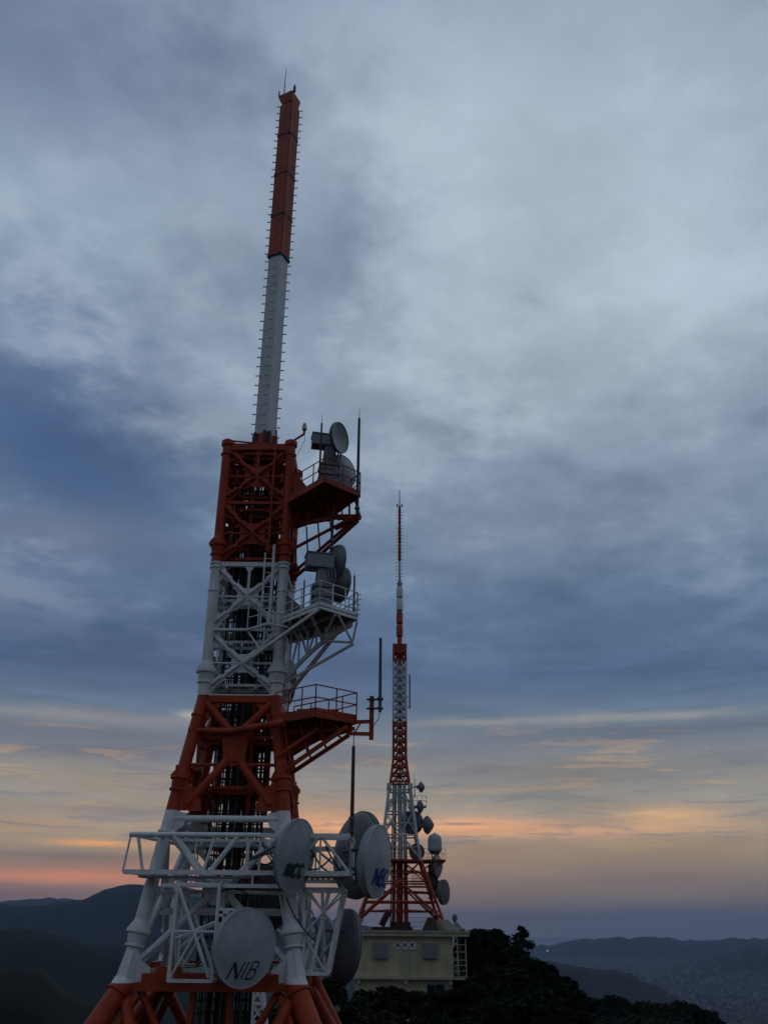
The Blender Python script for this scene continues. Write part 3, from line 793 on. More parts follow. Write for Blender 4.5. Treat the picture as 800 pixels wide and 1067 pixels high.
# upright sets on the platforms: pedestal, equipment head, two dishes
def pedestal(label, base, hgt, kind, head_lo, head_hi, yaw):
    root = empty('antenna_pedestal', base, label, 'antenna pedestal', None, (0, 0, R(yaw)))
    mb = MB(); mb.box((-.36, -.34, 0), (.36, .34, hgt*.5)); part('cabinet', mb, M['box'], root, local=True)
    mb = MB(); mb.box((-.42, -.40, hgt*.26), (.42, .40, hgt*.30)); mb.box((-.42, -.40, hgt*.46), (.42, .40, hgt*.5))
    for z in (.1, .2, .38): mb.box((-.37, -.36, hgt*z), (.37, -.34, hgt*(z+.012)))
    part('cabinet_trim', mb, M['steel'], root, local=True)
    mb = MB(); mb._add([(-.28, -.26, hgt*.5), (.28, -.26, hgt*.5), (.28, .26, hgt*.5), (-.28, .26, hgt*.5), (-.2, -.22, hgt), (.22, -.22, hgt), (.22, .22, hgt), (-.2, .22, hgt)],
        [(0, 1, 5, 4), (1, 2, 6, 5), (2, 3, 7, 6), (3, 0, 4, 7)]); part('neck', mb, M['box'], root, local=True)
    mb = MB(); mb.box(head_lo, head_hi); hd = part('feed_housing', mb, M['box'], root, local=True)
    mb = MB(); mb.box((head_lo[0]-.03, head_lo[1]-.03, head_hi[2]), (head_hi[0], head_hi[1]+.03, head_hi[2]+.05)); part('housing_lid', mb, M['steel'], hd, local=True)
    mb = MB()
    for q in range(3):
        mb.path([V((.15+.12*q, -.3, head_lo[2])), V((.2+.12*q, -.38, head_lo[2]-.35)), V((.1+.12*q, -.36, hgt*.45))], .035, 6)
    part('waveguide', mb, M['steel'], root, local=True)
    mb = MB()
    for x in (-.4, 0, .4):
        mb.beam((x, -.36, -.25), (x+.2, -.36, 0), .05, .05); mb.beam((x, -.36, -.25), (x-.2, -.36, 0), .05, .05)
    mb.beam((-.6, -.36, 0), (.6, -.36, 0), .06, .06); mb.beam((-.6, -.36, -.25), (.6, -.36, -.25), .06, .06)
    part('base_frame', mb, M['white'] if kind == 2 else M['red'], root, local=True)
    return root
b1 = P(342, 503, 31.9); b1.z = Z1+.30
pedestal('grey equipment pedestal with boxy head on the top red platform', b1, 2.2, 1, (-.75, -.28, 2.0), (.35, .28, 2.48), 12)
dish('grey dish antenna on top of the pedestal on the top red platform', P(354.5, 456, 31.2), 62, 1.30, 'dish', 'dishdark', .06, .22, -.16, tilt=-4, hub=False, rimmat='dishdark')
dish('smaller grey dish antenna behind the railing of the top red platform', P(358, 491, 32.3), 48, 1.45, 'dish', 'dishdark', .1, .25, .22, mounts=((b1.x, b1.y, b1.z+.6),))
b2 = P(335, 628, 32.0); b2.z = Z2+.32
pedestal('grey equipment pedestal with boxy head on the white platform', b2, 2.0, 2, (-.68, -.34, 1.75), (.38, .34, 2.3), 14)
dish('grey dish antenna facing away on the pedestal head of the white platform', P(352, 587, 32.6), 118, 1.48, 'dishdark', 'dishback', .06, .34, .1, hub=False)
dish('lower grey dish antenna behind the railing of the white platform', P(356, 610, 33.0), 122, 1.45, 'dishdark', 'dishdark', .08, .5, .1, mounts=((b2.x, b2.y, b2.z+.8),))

def whip(label, base, top, r, mat='whip', tip=0, clamps=None):
    base = V(base); top = V(top); L = (top-base)
    root = empty('whip_antenna', base, label, 'whip antenna')
    mb = MB(); mb.tube(base, top, r, r*.85, 10); part('radiator', mb, M[mat], root)
    if tip:
        mb = MB(); mb.tube(top, top+L.normalized()*tip, r*.28, r*.15, 6); part('tip', mb, M[mat], root)
    mb = MB()
    for t in ((.06, .2) if clamps is None else clamps):
        p = base.lerp(top, t); mb.lathe(p, L, [(r, -.04), (r*1.7, -.035), (r*1.7, .035), (r, .04)], 10)
    part('clamp', mb, M['steel'], root)
    return root
def col(px, y0, y1, Y):
    a = P(px, y0, Y); b = P(px, y1, Y); return a, V((a.x, a.y, b.z))
a, b = col(372.5, 512, 436, 31.6); a.z = Z1-.9; whip('tall maroon whip antenna at the right corner of the top red platform', a, b, .065, tip=.5)
a, b = col(332.6, 500, 441, 30.8); a.z = Z1+.05; whip('thin maroon whip antenna in front of the pedestal on the top red platform', a, b, .045, tip=.45)
a, b = col(368.3, 644, 600, 31.7); a.z = Z2+.05; whip('short maroon whip antenna at the right corner of the white platform', a, b, .04, tip=.2)
a, b = col(316, 630, 605, 31.6); a.z = Z2+.05; whip('short dark whip antenna on the left of the white platform beside the pedestal', a, b, .035, tip=.1)
a, b = col(345.3, 574, 540, 31.9); b.z = Z1-.05; whip('dark pole antenna hanging under the top red platform', a, b, .06)
a, b = col(395.8, 742, 665, 31.9)
w = whip('slender dark grey whip antenna clamped to the red outrigger post', a, b, .062, 'whipgrey', clamps=(.05, .18))
mb = MB()
for z in (Z3+.35, Z3+.68): mb.beam((-.58, 31.9, z), (b.x+.12, 31.9, z), .07, .06)
mb.path([a, a+V((-.05, 0, -.25)), V((-.3, 32, a.z-.45))], .015, 5)
part('bracket', mb, M['cable'], w)
a, b = col(366.3, 872, 778, 31.0); b2_ = V((b.x, b.y, b.z)); w = whip('thick dark maroon pole antenna standing on the white ring truss', a, b, .07, tip=.6)

# ================================================================== FAR TOWER ON THE BUILDING
FX, FY = P(416.3, 965, 100).x, 100.0
FZ = -.60
ft = empty('lattice_tower', (FX, FY, FZ), 'distant slender red and white lattice tower standing on the roof of the cream building', 'tower')
mf = banded('far_tower_paint', [6.05, 14.0, 20.8, 27.7], red=(.36, .045, .015), white=(.55, .56, .57), zoff=FZ)
# order of bands: red <6.05 white <14 red <20.8 white <27.7 red
prof = [(.35, 4.25), (4.0, 2.95), (6.1, 2.2), (8.6, 1.75), (13.7, 1.15)]
def fh(z):
    for (z0, h0), (z1, h1) in zip(prof, prof[1:]):
        if z <= z1: return h0+(h1-h0)*(z-z0)/(z1-z0)
    return prof[-1][1]
def fc(i, z, h=None):
    h = fh(z) if h is None else h; return V((FX+sg[i][0]*h, FY+sg[i][1]*h, z))
for i in range(4):
    mb = MB()
    for (z0, h0), (z1, h1) in zip(prof, prof[1:]): mb.tube(fc(i, z0), fc(i, z1), .145 if z1 < 7 else .16, n=10)
    mb.lathe(fc(i, 13.6), (0, 0, 1), [(.15, -.3), (.26, -.25), (.26, .35), (0, .36)], 10)
    part('leg', mb, mf, ft)
lv = [.5, 2.1, 4.0, 6.1, 8.6, 11.0, 13.3]
for k, (i, j) in enumerate(FACE):
    for q, z in enumerate(lv[1:]):
        mb = MB(); mb.tube(fc(i, z), fc(j, z), .085, n=6); part('horizontal_beam', mb, mf, ft)
    for q, (z0, z1) in enumerate(zip(lv, lv[1:])):
        mb = MB(); mid = (fc(i, z1)+fc(j, z1))/2
        if z1 <= 4.1:
            if q == 0: 
                mid = (fc(i, 4.0)+fc(j, 4.0))/2
                mb.tube(fc(i, .5).lerp(fc(j, .5), .01), mid, .10, n=6); mb.tube(fc(j, .5).lerp(fc(i, .5), .01), mid, .10, n=6)
            else: continue
        else:
            low = (fc(i, z0)+fc(j, z0))/2
            if q % 2: mb.tube(fc(i, z0), mid, .06, n=6); mb.tube(fc(j, z0), mid, .06, n=6)
            else: mb.tube(low, fc(i, z1), .06, n=6); mb.tube(low, fc(j, z1), .06, n=6)
        part('diagonal_brace', mb, mf, ft)
for z in (1.2, 3.0, 5.0, 7.4, 9.8, 12.2):
    mb = MB()
    for i, j in FACE: mb.tube((fc(i, z)+fc(j, z))/2, (fc(j, z)+fc(FACE[j][1], z))/2, .055, n=5)
    for i in range(4): mb.tube(fc(i, z), V((FX, FY, z+.2)), .05, n=5)
    part('inner_frame', mb, mf, ft)
for i in range(4):
    for z0, z1 in ((.6, 3.9), (4.1, 6.0), (6.3, 8.5), (8.7, 11.0), (11.1, 13.3)):
        mb = MB(); mb.tube(fc(i, z0), V((FX+sg[i][0]*.4, FY+sg[i][1]*.4, z1)), .06, n=5); part('inner_strut', mb, mf, ft)
# central shaft with ducts
mb = MB(); mb.tube((FX, FY, FZ), (FX, FY, 6.1), .36, n=14); mb.tube((FX+.1, FY, 6.1), (FX, FY, 13.9), .26, n=14); part('central_shaft', mb, mf, ft)
for dx, dy, r in ((-.75, -.3, .09), (-.95, .1, .07), (-.6, .3, .07), (.62, -.3, .16), (.85, .2, .08), (-.5, -.55, .05)):
    mb = MB(); mb.tube((FX+dx, FY+dy, FZ), (FX+dx*.75, FY+dy*.75, 14), r, r*.9, 8); part('riser_pipe', mb, mf if r > .07 else M['steel'], ft)
mb = MB(); mb.box((FX-2.9, FY-2.1, FZ), (FX+1.3, FY-1.1, FZ+.38)); mb.box((FX-.9, FY-.9, FZ), (FX+1.1, FY+.9, FZ+.85))
mb.beam((FX-1.9, FY-1.5, FZ+.5), (FX-1.1, FY-1.3, FZ+1.9), .4, .6); part('base_casing', mb, M['whip'], ft)
# lattice column
def sq(h, z): return [V((FX+s[0]*h, FY+s[1]*h, z)) for s in sg]
zs = [14.15, 15.0, 15.9]+[16.8+ .93*q for q in range(15)]
hs = [1.02, .90, .78]+[.69]*15
zs[-1] = 29.8
for i in range(4):
    mb = MB()
    for q in range(len(zs)-1): mb.beam(sq(hs[q], zs[q])[i], sq(hs[q+1], zs[q+1])[i], .27, .27, (0, 1, 0))
    part('corner_post', mb, mf, ft)
for q in range(len(zs)-1):
    A = sq(hs[q], zs[q]); B = sq(hs[q+1], zs[q+1]); mb = MB()
    for i in range(4):
        j = (i+1) % 4
        mb.beam(A[i], A[j], .19, .19); mb.beam(A[i].lerp(A[j], .1), (B[i]+B[j])/2, .15, .15, (0, 1, .1)); mb.beam(A[j].lerp(A[i], .1), (B[i]+B[j])/2, .15, .15, (0, 1, .1))
    if q > 9:
        mb.lathe((FX, FY, zs[q]+.15), (0, 0, 1), [(0, 0), (.35, 0), (.45, .3), (.35, .6), (0, .6)], 10)
    part('lattice_bay', mb, mf, ft)
mb = MB()
for dx, r in ((-.25, .06), (0, .1), (.22, .06)): mb.tube((FX+dx, FY, 14), (FX+dx, FY, 29), r, n=6)
part('riser_pipe', mb, M['steel'], ft)
mb = MB(); mb.box((FX-.72, FY-.72, 28.9), (FX+.72, FY+.72, 29.85)); part('top_box', mb, mf, ft)
# spire
sp = [(29.8, 30.9, .28, 'red'), (30.9, 32.4, .40, 'red'), (32.5, 34.0, .40, 'red'), (34.1, 35.7, .40, 'mastwhite'), (35.8, 37.2, .40, 'mastwhite'), (37.2, 37.9, .30, 'box'), (37.9, 40.6, .16, 'mastwhite'), (40.6, 42.9, .19, 'red'), (43.0, 45.4, .19, 'red'), (45.5, 48.0, .17, 'red')]
for z0, z1, r, mt in sp:
    mb = MB(); mb.lathe((FX, FY, z0), (0, 0, 1), [(0, 0), (r*.8, 0), (r, .06), (r, z1-z0-.12), (r*.8, z1-z0-.02), (0, z1-z0-.02)], 8)
    mb.tube((FX, FY, z0-.1), (FX, FY, z1+.1), .12, n=6)
    part('spire_section', mb, M[mt], ft)
mb = MB(); mb.tube((FX, FY, 48), (FX, FY, 50.5), .07, .05, 6); part('lightning_rod', mb, M['whip'], ft)
mb = MB()
for s in (-1, 1):
    mb.beam((FX, FY, 48.1), (FX+s*.3, FY, 48.1), .05, .06); mb.lathe((FX+s*.3, FY, 48.05), (0, 0, 1), [(0, 0), (.1, 0), (.1, .3), (0, .35)], 8)
part('obstruction_lamp', mb, M['whipgrey'], ft)
pegm = None
for q in range(22):
    for s in (-1, 1):
        z = 37.6+q*.46
        if pegm is None:
            pb = MB(); pb.tube((.2, 0, 0), (.45, 0, 0), .025, n=4); pb.tube((.42, 0, -.06), (.42, 0, .06), .03, n=4); o = part('step_peg', pb, M['steel'], None); pegm = o.data
        else: o = bpy.data.objects.new('step_peg', pegm); COL.objects.link(o)
        o.parent = ft; o.location = (0, 0, z-FZ); o.rotation_euler = (0, 0, 0 if s > 0 else math.pi)
# platforms of the far tower
mb = MB(); mb.box((FX-1.9, FY-2.3, 6.0), (FX+4.75, FY+2.3, 6.18))
pl = part('platform', mb, M['red'], ft)
mb = MB()
for x0, x1, y in ((-1.9, 4.75, -2.3), (-1.9, 4.75, 2.3)):
    for h in (.5, 1.0): mb.tube((FX+x0, FY+y, 6.18+h), (FX+x1, FY+y, 6.18+h), .03, n=4)
    for q in range(9): mb.tube((FX+x0+(x1-x0)*q/8, FY+y, 6.18), (FX+x0+(x1-x0)*q/8, FY+y, 7.18), .03, n=4)
part('railing', mb, M['steel'], pl)
mb = MB()
for q in range(4): mb.tube((FX+4.6, FY-2+q*1.3, 6.0), (FX+2.4, FY-2+q*1.3, 4.6), .07, n=6)
mb.beam((FX+2.3, FY-1.9, 5.9), (FX+2.3, FY+1.9, 5.9), .1, .2); part('support_frame', mb, M['red'], pl)
mb = MB(); mb.box((FX+1.0, FY-.8, 11.6), (FX+2.9, FY+.8, 11.72)); pl = part('platform', mb, M['white'], ft)
mb = MB()
for h in (.5, 1.0): mb.path([V((FX+1.0, FY-.8, 11.7+h)), V((FX+2.9, FY-.8, 11.7+h)), V((FX+2.9, FY+.8, 11.7+h))], .03, 4)
for x in (1.9, 2.4, 2.9): mb.tube((FX+x, FY-.8, 11.7), (FX+x, FY-.8, 12.7), .03, n=4)
part('railing', mb, M['steel'], pl)
mb = MB()
for q in range(14): mb.tube((FX+1.2+q*.09, FY-2.4, 3.6), (FX+1.2+q*.09, FY-2.4, 4.9), .02, n=4)
mb.box((FX-.2, FY-2.5, 3.45), (FX+3, FY-1.6, 3.6)); mb.tube((FX-.2, FY-2.4, 4.3), (FX+3, FY-2.4, 4.3), .03, n=4); mb.tube((FX-.2, FY-2.4, 4.9), (FX+3, FY-2.4, 4.9), .03, n=4)
part('service_balcony', mb, M['red'], ft)
# side dipole bar near the white section
mb = MB(); xx = FX+1.15; mb.tube((xx, FY-.5, 22.3), (xx, FY-.5, 26.2), .09, n=8)
for z in (22.4, 23.6): mb.beam((FX+.6, FY-.5, z), (xx, FY-.5, z), .07, .07)
part('side_antenna', mb, M['steel'], ft)

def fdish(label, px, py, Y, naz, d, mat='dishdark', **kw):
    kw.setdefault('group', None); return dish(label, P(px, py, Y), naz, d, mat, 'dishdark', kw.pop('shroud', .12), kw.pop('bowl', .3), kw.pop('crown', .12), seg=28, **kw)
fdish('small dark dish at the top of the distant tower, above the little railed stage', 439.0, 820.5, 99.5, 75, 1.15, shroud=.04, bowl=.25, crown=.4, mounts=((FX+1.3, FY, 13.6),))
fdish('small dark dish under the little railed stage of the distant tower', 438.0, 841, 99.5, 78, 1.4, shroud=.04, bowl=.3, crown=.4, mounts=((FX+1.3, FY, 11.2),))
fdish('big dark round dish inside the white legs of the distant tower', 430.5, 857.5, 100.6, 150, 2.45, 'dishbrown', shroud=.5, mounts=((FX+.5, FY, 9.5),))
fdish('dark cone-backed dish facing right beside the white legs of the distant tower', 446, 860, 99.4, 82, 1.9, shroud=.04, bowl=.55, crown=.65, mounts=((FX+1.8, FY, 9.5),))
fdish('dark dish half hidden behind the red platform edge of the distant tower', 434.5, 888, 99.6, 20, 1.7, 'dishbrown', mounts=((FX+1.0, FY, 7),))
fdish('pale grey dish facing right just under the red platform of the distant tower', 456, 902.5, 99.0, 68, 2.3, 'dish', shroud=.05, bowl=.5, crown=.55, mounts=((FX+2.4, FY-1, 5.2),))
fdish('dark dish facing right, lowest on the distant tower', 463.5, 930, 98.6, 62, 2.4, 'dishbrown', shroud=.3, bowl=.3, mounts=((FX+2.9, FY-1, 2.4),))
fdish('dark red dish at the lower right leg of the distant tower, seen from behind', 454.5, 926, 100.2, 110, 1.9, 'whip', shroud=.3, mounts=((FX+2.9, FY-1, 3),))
mb = MB(); mb.box((FX+3.0, FY-1.2, 3.6), (FX+4.0, FY-.2, 5.6)); ob = part('equipment_cabinet', mb, M['whip'], ft)
# radome drum
c = P(453, 886.5, 99.0); rt_ = empty('radome_antenna', (c.x, c.y, 6.18), 'white dome-topped cylindrical radome standing on the red platform of the distant tower', 'radome')
mb = MB(); mb.lathe((c.x, c.y, 7.05), (0, 0, 1), [(0, 0), (.70, 0), (.74, .05), (.74, 1.15)]+[(.74*math.cos(u*math.pi/12), 1.15+.62*math.sin(u*math.pi/12)) for u in range(1, 6)]+[(.1, 1.78), (.1, 1.86), (0, 1.87)], 24); part('dome', mb, M['dish'], rt_)
mb = MB(); mb.lathe((c.x, c.y, 6.75), (0, 0, 1), [(0, 0), (.45, 0), (.62, .3), (0, .3)], 20)
for x, y in ((-.3, -.3), (.3, -.3), (.3, .3), (-.3, .3)): mb.tube((c.x+x, c.y+y, 6.18), (c.x+x, c.y+y, 6.8), .05, n=6)
part('stand', mb, M['steel'], rt_)
a, b = col(432, 832, 812, 99.8); whip('hair-thin whip antenna beside the small dish at the top of the distant tower', a, b, .05, tip=.8)

# ================================================================== THE CREAM BUILDING
BY = 95.5
bx0, bx1 = P(369, 1000, BY).x, P(472, 1000, BY).x
zr = P(430, 970.5, BY-.35).z; zs_ = P(430, 976, BY).z; zl = P(430, 1021, BY).z; zbm = -12.5
BD = 10.5
bd = empty('relay_station', ((bx0+bx1)/2, BY+BD/2, zbm), 'cream two storey flat-roofed building under the distant tower, with NHK signs on its wall', 'building')
mb = MB(); mb.box((bx0, BY, zl+.25), (bx1, BY+BD, zs_)); wl = part('wall', mb, M['wall'], bd)
mb = MB(); mb.box((bx0+.12, BY+.25, zbm), (bx1-.1, BY+BD-.2, zl)); part('wall', mb, M['wall'], bd)
mb = MB(); mb.box((bx0-.05, BY-.3, zl), (bx1+1.35, BY+BD+.1, zl+.25)); part('ledge', mb, M['slab'], bd)
mb = MB()
for px in (374, 423, 469.5): x = P(px, 1022, BY).x; mb.box((x-.16, BY-.2, zl-.42), (x+.16, BY+.25, zl-.002))
part('corbel', mb, M['slab'], bd)
for px in (377.5, 466): 
    x = P(px, 1000, BY).x; mb = MB(); mb.box((x-.05, BY-.05, zl+.26), (x+.05, BY-.003, zs_-.02)); part('pilaster', mb, M['wall'], wl)
mb = MB(); mb.box((bx0-.35, BY-.55, zs_), (bx1+1.6, BY+BD+.5, zr)); roof = part('roof', mb, M['slab'], bd)
mb = MB(); mb.box((bx0-.2, BY-.3, zr), (bx1+1.3, BY+BD+.3, zr+.05)); part('roof_covering', mb, M['roofdark'], roof)
mb = MB(); mb.box((bx0-.45, BY-.65, zr-.12), (bx1+1.7, BY-.553, zr+.02)); part('fascia_lip', mb, M['slab'], roof)
def facebox(x0, y0, x1, y1, dep, name, mat, parent, off=.003):
    a = P(x0, y0, BY); b = P(x1, y1, BY); mb = MB(); mb.box((min(a.x, b.x), BY-dep, min(a.z, b.z)), (max(a.x, b.x), BY-off, max(a.z, b.z))); return part(name, mb, mat, parent)
for (x0, x1) in ((388.5, 404), (440, 455.5)):
    v = facebox(x0, 983, x1, 999, .42, 'vent_hood', M['vent'], wl)
    a = P(x0, 983, BY); b = P(x1, 999, BY); mb = MB()
    for q in range(6):
        z = b.z+(a.z-b.z)*(q+.5)/6; mb.box((a.x+.1, BY-.435, z-.03), (b.x-.1, BY-.423, z+.02))
    part('louvre', mb, M['vent'], v)
d = facebox(419, 991.5, 435.5, 1018, .05, 'door', M['door'], wl)
a = P(419, 991.5, BY); b = P(435.5, 1018, BY); mb = MB()
for x in (a.x-.05, b.x+.05): mb.box((x-.05, BY-.10, b.z), (x+.05, BY-.004, a.z+.1))
mb.box((a.x-.1, BY-.10, a.z+.1), (b.x+.1, BY-.004, a.z+.2)); part('door_frame', mb, M['wall'], d)
mb = MB(); mb.box(((a.x+b.x)/2-.012, BY-.056, b.z+.02), ((a.x+b.x)/2+.012, BY-.051, a.z-.02)); part('door_gap', mb, M['cable'], d)
# N H K sign plates: octagons with slanted letters
for ch, px in zip('NHK', (414.3, 422, 429.6)):
    c = P(px, 985.2, BY); mb = MB(); r = .37
    mb.plate([V((c.x+r*math.cos(R(22.5+45*q)), BY-.003, c.z+r*.98*math.sin(R(22.5+45*q)))) for q in range(8)], V((0, -.06, 0)))
    s = part('sign_plate', mb, M['sign'], wl)
    mb = MB(); h = .36
    for sgm in word(ch, 0, 0, h, .085, .22):
        k = 1.25 if len(sgm) > 2 and sgm[2] > .1 else 1
        A = V((c.x-.17+sgm[0][0], BY-.07, c.z-.18+sgm[0][1])); B = V((c.x-.17+sgm[1][0], BY-.07, c.z-.18+sgm[1][1])); mb.beam(A, B, .012, .10*k if ch != 'N' else .09, (0, .02, 1) if abs(B.z-A.z) < .1 else (1, 0, 0)) if False else None
        dd = (B-A).normalized(); nn = V((-dd.z, 0, dd.x))*.048
        mb.plate([A-nn-dd*.02, A+nn-dd*.02, B+nn+dd*.02, B-nn+dd*.02], V((0, -.008-.001*len(mb.v)/8, 0)))
    part('letter', mb, M['black'], s)
# low window / opening
wn = facebox(445, 1027, 463, 1041, -.20, 'window', M['glass'], bd, off=-.26)
for o in (wn,):
    pass
mb = MB(); a = P(445, 1027, BY); b = P(463, 1041, BY)
for x in (a.x, (a.x+b.x)/2, b.x): mb.box((x-.04, BY+.12, b.z), (x+.04, BY+.248, a.z))
mb.box((a.x-.04, BY+.12, a.z), (b.x+.04, BY+.248, a.z+.08)); part('window_frame', mb, M['steel'], wn)
# balcony stair at the right end
mb = MB(); sx0, sx1 = bx1+.1, bx1+1.25
for y in (BY-.1, BY+3.2, BY+6.5):
    for x in (sx0+.35, sx1): mb.beam((x, y, zl+.25), (x, y, zs_), .13, .13, (0, 1, 0))
stb = part('balcony_post', mb, M['slab'], bd)
for z in (zl+.75, zl+1.25, zl+1.7, zs_-1.35, zs_-.7):
    mb = MB(); mb.beam((sx0, BY-.1, z), (sx1, BY-.1, z), .06, .08); mb.beam((sx1, BY-.1, z), (sx1, BY+6.5, z), .06, .08); part('balcony_rail', mb, M['slab'], bd)
mb = MB(); mb.beam((sx0+.1, BY+.3, zl+.5), (sx1, BY+3.3, zl+2.3), .5, .1); part('stair_flight', mb, M['vent'], bd)
# plinths of the tower on the roof
for i in range(4):
    c = fc(i, .35); mb = MB(); s = sg[i][0]
    top = [(c.x-.45, c.y-.45), (c.x+.45, c.y-.45), (c.x+.45, c.y+.45), (c.x-.45, c.y+.45)]
    bot = [(x+s*.75+(-.25 if x < c.x else .25), y) for x, y in top]
    vs = [V((x, y, zr+.05)) for x, y in bot]+[V((x, y, .48)) for x, y in top]
    mb._add(vs, [(3, 2, 1, 0), (4, 5, 6, 7)]+[(q, (q+1) % 4, 4+(q+1) % 4, 4+q) for q in range(4)]); part('tower_plinth', mb, M['slab'], roof)
mb = MB(); mb.plate([V((FX+2.3, FY-1.2, zr+.05)), V((FX+4.0, FY-1.2, zr+.05)), V((FX+3.6, FY-1.2, .7)), V((FX+2.9, FY-1.2, .7))], V((0, 2, 0))); part('roof_hood', mb, M['brown'], roof)
mb = MB()
for q in range(12): mb.tube((FX+1.1+q*.25, BY+8, zr), (FX+1.1+q*.25, BY+8, zr+1.25), .02, n=4)
for z in (.4, .8, 1.25): mb.tube((FX+1.1, BY+8, zr+z), (FX+3.9, BY+8, zr+z), .02, n=4)
part('roof_railing', mb, M['steel'], roof)
mb = MB(); x = bx1+.6
for q in range(5): mb.tube((x+q*.16, BY+3, zr), (x+q*.16-.3, BY+3, zr+1.2-.15*q), .05, n=5)
mb.lathe((x-.1, BY+3, zr+.9), (0, 0, 1), [(0, 0), (.25, .1), (.28, .4), (.1, .7), (0, .7)], 8); part('roof_pipes', mb, M['steel'], roof)
w1 = P(488, 988.5, BY+2)

# power lines leaving the balcony to the trees
for py in (989, 1004.5):
    a = P(485, py, BY+1); b = P(514, py+.8, BY+4); mb = MB(); mb.path([a, a.lerp(b, .5)-V((0, 0, .08)), b], .03, 5)
    o = part('overhead_wire', mb, M['steel'], None, origin=a)
    tag(o, ('upper' if py < 1000 else 'lower')+' thin pale wire running from the building balcony into the dark trees', 'wire')

# small white lattice structure beyond the big tower's feet
lt = empty('lattice_pylon', P(264, 1100, 46), 'small white lattice pylon seen low through the feet of the big tower', 'pylon')
tp = P(263, 1027, 46); lx, ly, lz = tp.x, tp.y, tp.z
def lc(i, z): 
    h = .22+(lz-z)*.085; return V((lx+.25+(lz-z)*.08+sg[i][0]*h, ly+sg[i][1]*h, z))
for i in range(4):
    mb = MB(); mb.beam(lc(i, lz), lc(i, GZ+1.5), .13, .13, (0, 1, 0)); part('leg', mb, M['white'], lt)
z = lz
while z > -11:
    z2 = z-.75; mb = MB()
    for i, j in FACE: mb.beam(lc(i, z), lc(j, z), .09, .09); mb.beam(lc(i, z), lc(j, z2), .06, .06); mb.beam(lc(j, z), lc(i, z2), .06, .06)
    part('lattice_bay', mb, M['white'], lt); z = z2

# ================================================================== TERRAIN
def curve(pts, ext=True):
    a = sorted(azel(x, y) for x, y in pts)
    def f(az):
        if az <= a[0][0]: return a[0][1] + (az-a[0][0])*.0
        if az >= a[-1][0]: return a[-1][1]
        for (x0, y0), (x1, y1) in zip(a, a[1:]):
            if az <= x1:
                t = (az-x0)/(x1-x0); t = t*t*(3-2*t)*.5+t*.5; return y0+(y1-y0)*t
    f.lo, f.hi = a[0][0], a[-1][0]
    return f
ridges = [  # (curve, distance, width factor, noise amp, azimuth fade)
 (curve([(-300, 990), (-60, 1000), (0, 1006), (35, 1006), (70, 1032), (110, 1052), (150, 1078), (230, 1120)]), 600, .30, 4.0),
 (curve([(-300, 980), (-60, 968), (0, 966), (28, 966), (50, 975), (110, 985), (150, 993), (200, 1012), (300, 1045), (360, 1075)]), 1900, .22, 13),
 (curve([(-300, 915), (-80, 930), (0, 941), (25, 944), (50, 943), (85, 938), (110, 928), (148, 922), (200, 926), (260, 940), (330, 957), (400, 968), (470, 985), (560, 1030)]), 5200, .16, 22),
 (curve([(-300, 945), (-60, 940), (18, 939), (50, 936.5), (88, 939), (150, 948), (260, 955)]), 10500, .10, 30),
 (curve([(420, 1010), (500, 994), (568, 986), (600, 979), (625, 977), (641, 974.5), (655, 978.5), (675, 976), (695, 977), (715, 980.5), (740, 981), (765, 977), (785, 979), (800, 977), (900, 972)]), 12500, .08, 60),
 (curve([(470, 1015), (560, 1003), (600, 1006), (640, 1013), (680, 1029), (720, 1048), (760, 1070), (800, 1090)]), 4200, .16, 20),
 (curve([(680, 1010), (740, 1000), (780, 990), (820, 985), (950, 975)]), 9000, .10, 45),
 (curve([(560, 1075), (600, 1056), (640, 1052), (700, 1056), (745, 1072), (790, 1090)]), 210, .22, .6),
]
def fbm(x, y, s, o=4):
    return noise.fractal(V((x*s, y*s, 3.7)), 1.0, 2.0, o)
def height(r, az):
    x = r*math.sin(R(az)); y = r*math.cos(R(az))
    z = -322 + 3*fbm(x, y, .002)
    sea = -345.
    # bay on the right and open sea beyond
    k = 0
    if az > 14.5 and 2600 < r < 3900 + 60*math.sin(az*3): k = min(1, (az-14.5)/1.5)
    if r > 14500 or (r > 9500 and az < 8): k = 1
    z = z*(1-k)+sea*k
    for f, d, wd, amp in ridges:
        zc = d*math.tan(R(f(az)))
        fade = 1.0
        if az < f.lo: fade = max(0, 1-(f.lo-az)/12)
        if az > f.hi: fade = max(0, 1-(az-f.hi)/6)
        w = d*wd; t = (r-d)/w
        if t < 0: t *= .8
        zz = -345+(zc+345)*fade*math.exp(-t*t)
        if zz > -340: zz += amp*fbm(x, y, (1.6 if d < 8000 else 4.0)/(d*.05), 5)*(1 if abs(t) > .25 else .6)
        z = max(z, zz)
    # summit where we stand
    zs2 = -12.3 if r < 128 else -12.3-(r-128)*.42
    zs2 += .5*fbm(x, y, .05)
    return max(z, zs2)
azs = []
a_ = -180.
while a_ < 180: azs.append(a_); a_ += .16 if -32 < a_ < 32 else 3.0
rs = [0.5, 8, 20, 35, 50, 65, 80, 95, 110, 128]
r_ = 140.
while r_ < 31000: rs.append(r_); r_ *= 1.04
rs.append(32000)
vs = []; fs = []
for r in rs:
    for az in azs: vs.append((r*math.sin(R(az)), r*math.cos(R(az)), height(r, az)))
na = len(azs)
for i in range(len(rs)-1):
    for k in range(na):
        k2 = (k+1) % na; fs.append((i*na+k, i*na+k2, (i+1)*na+k2, (i+1)*na+k))
fs.append(tuple(range(na))[::-1])
gm = bpy.data.materials.new('forest_ground'); gm.use_nodes = True
t = NT(gm.node_tree); b = t.n['Principled BSDF']; tc = t.new('ShaderNodeTexCoord').outputs['Object']
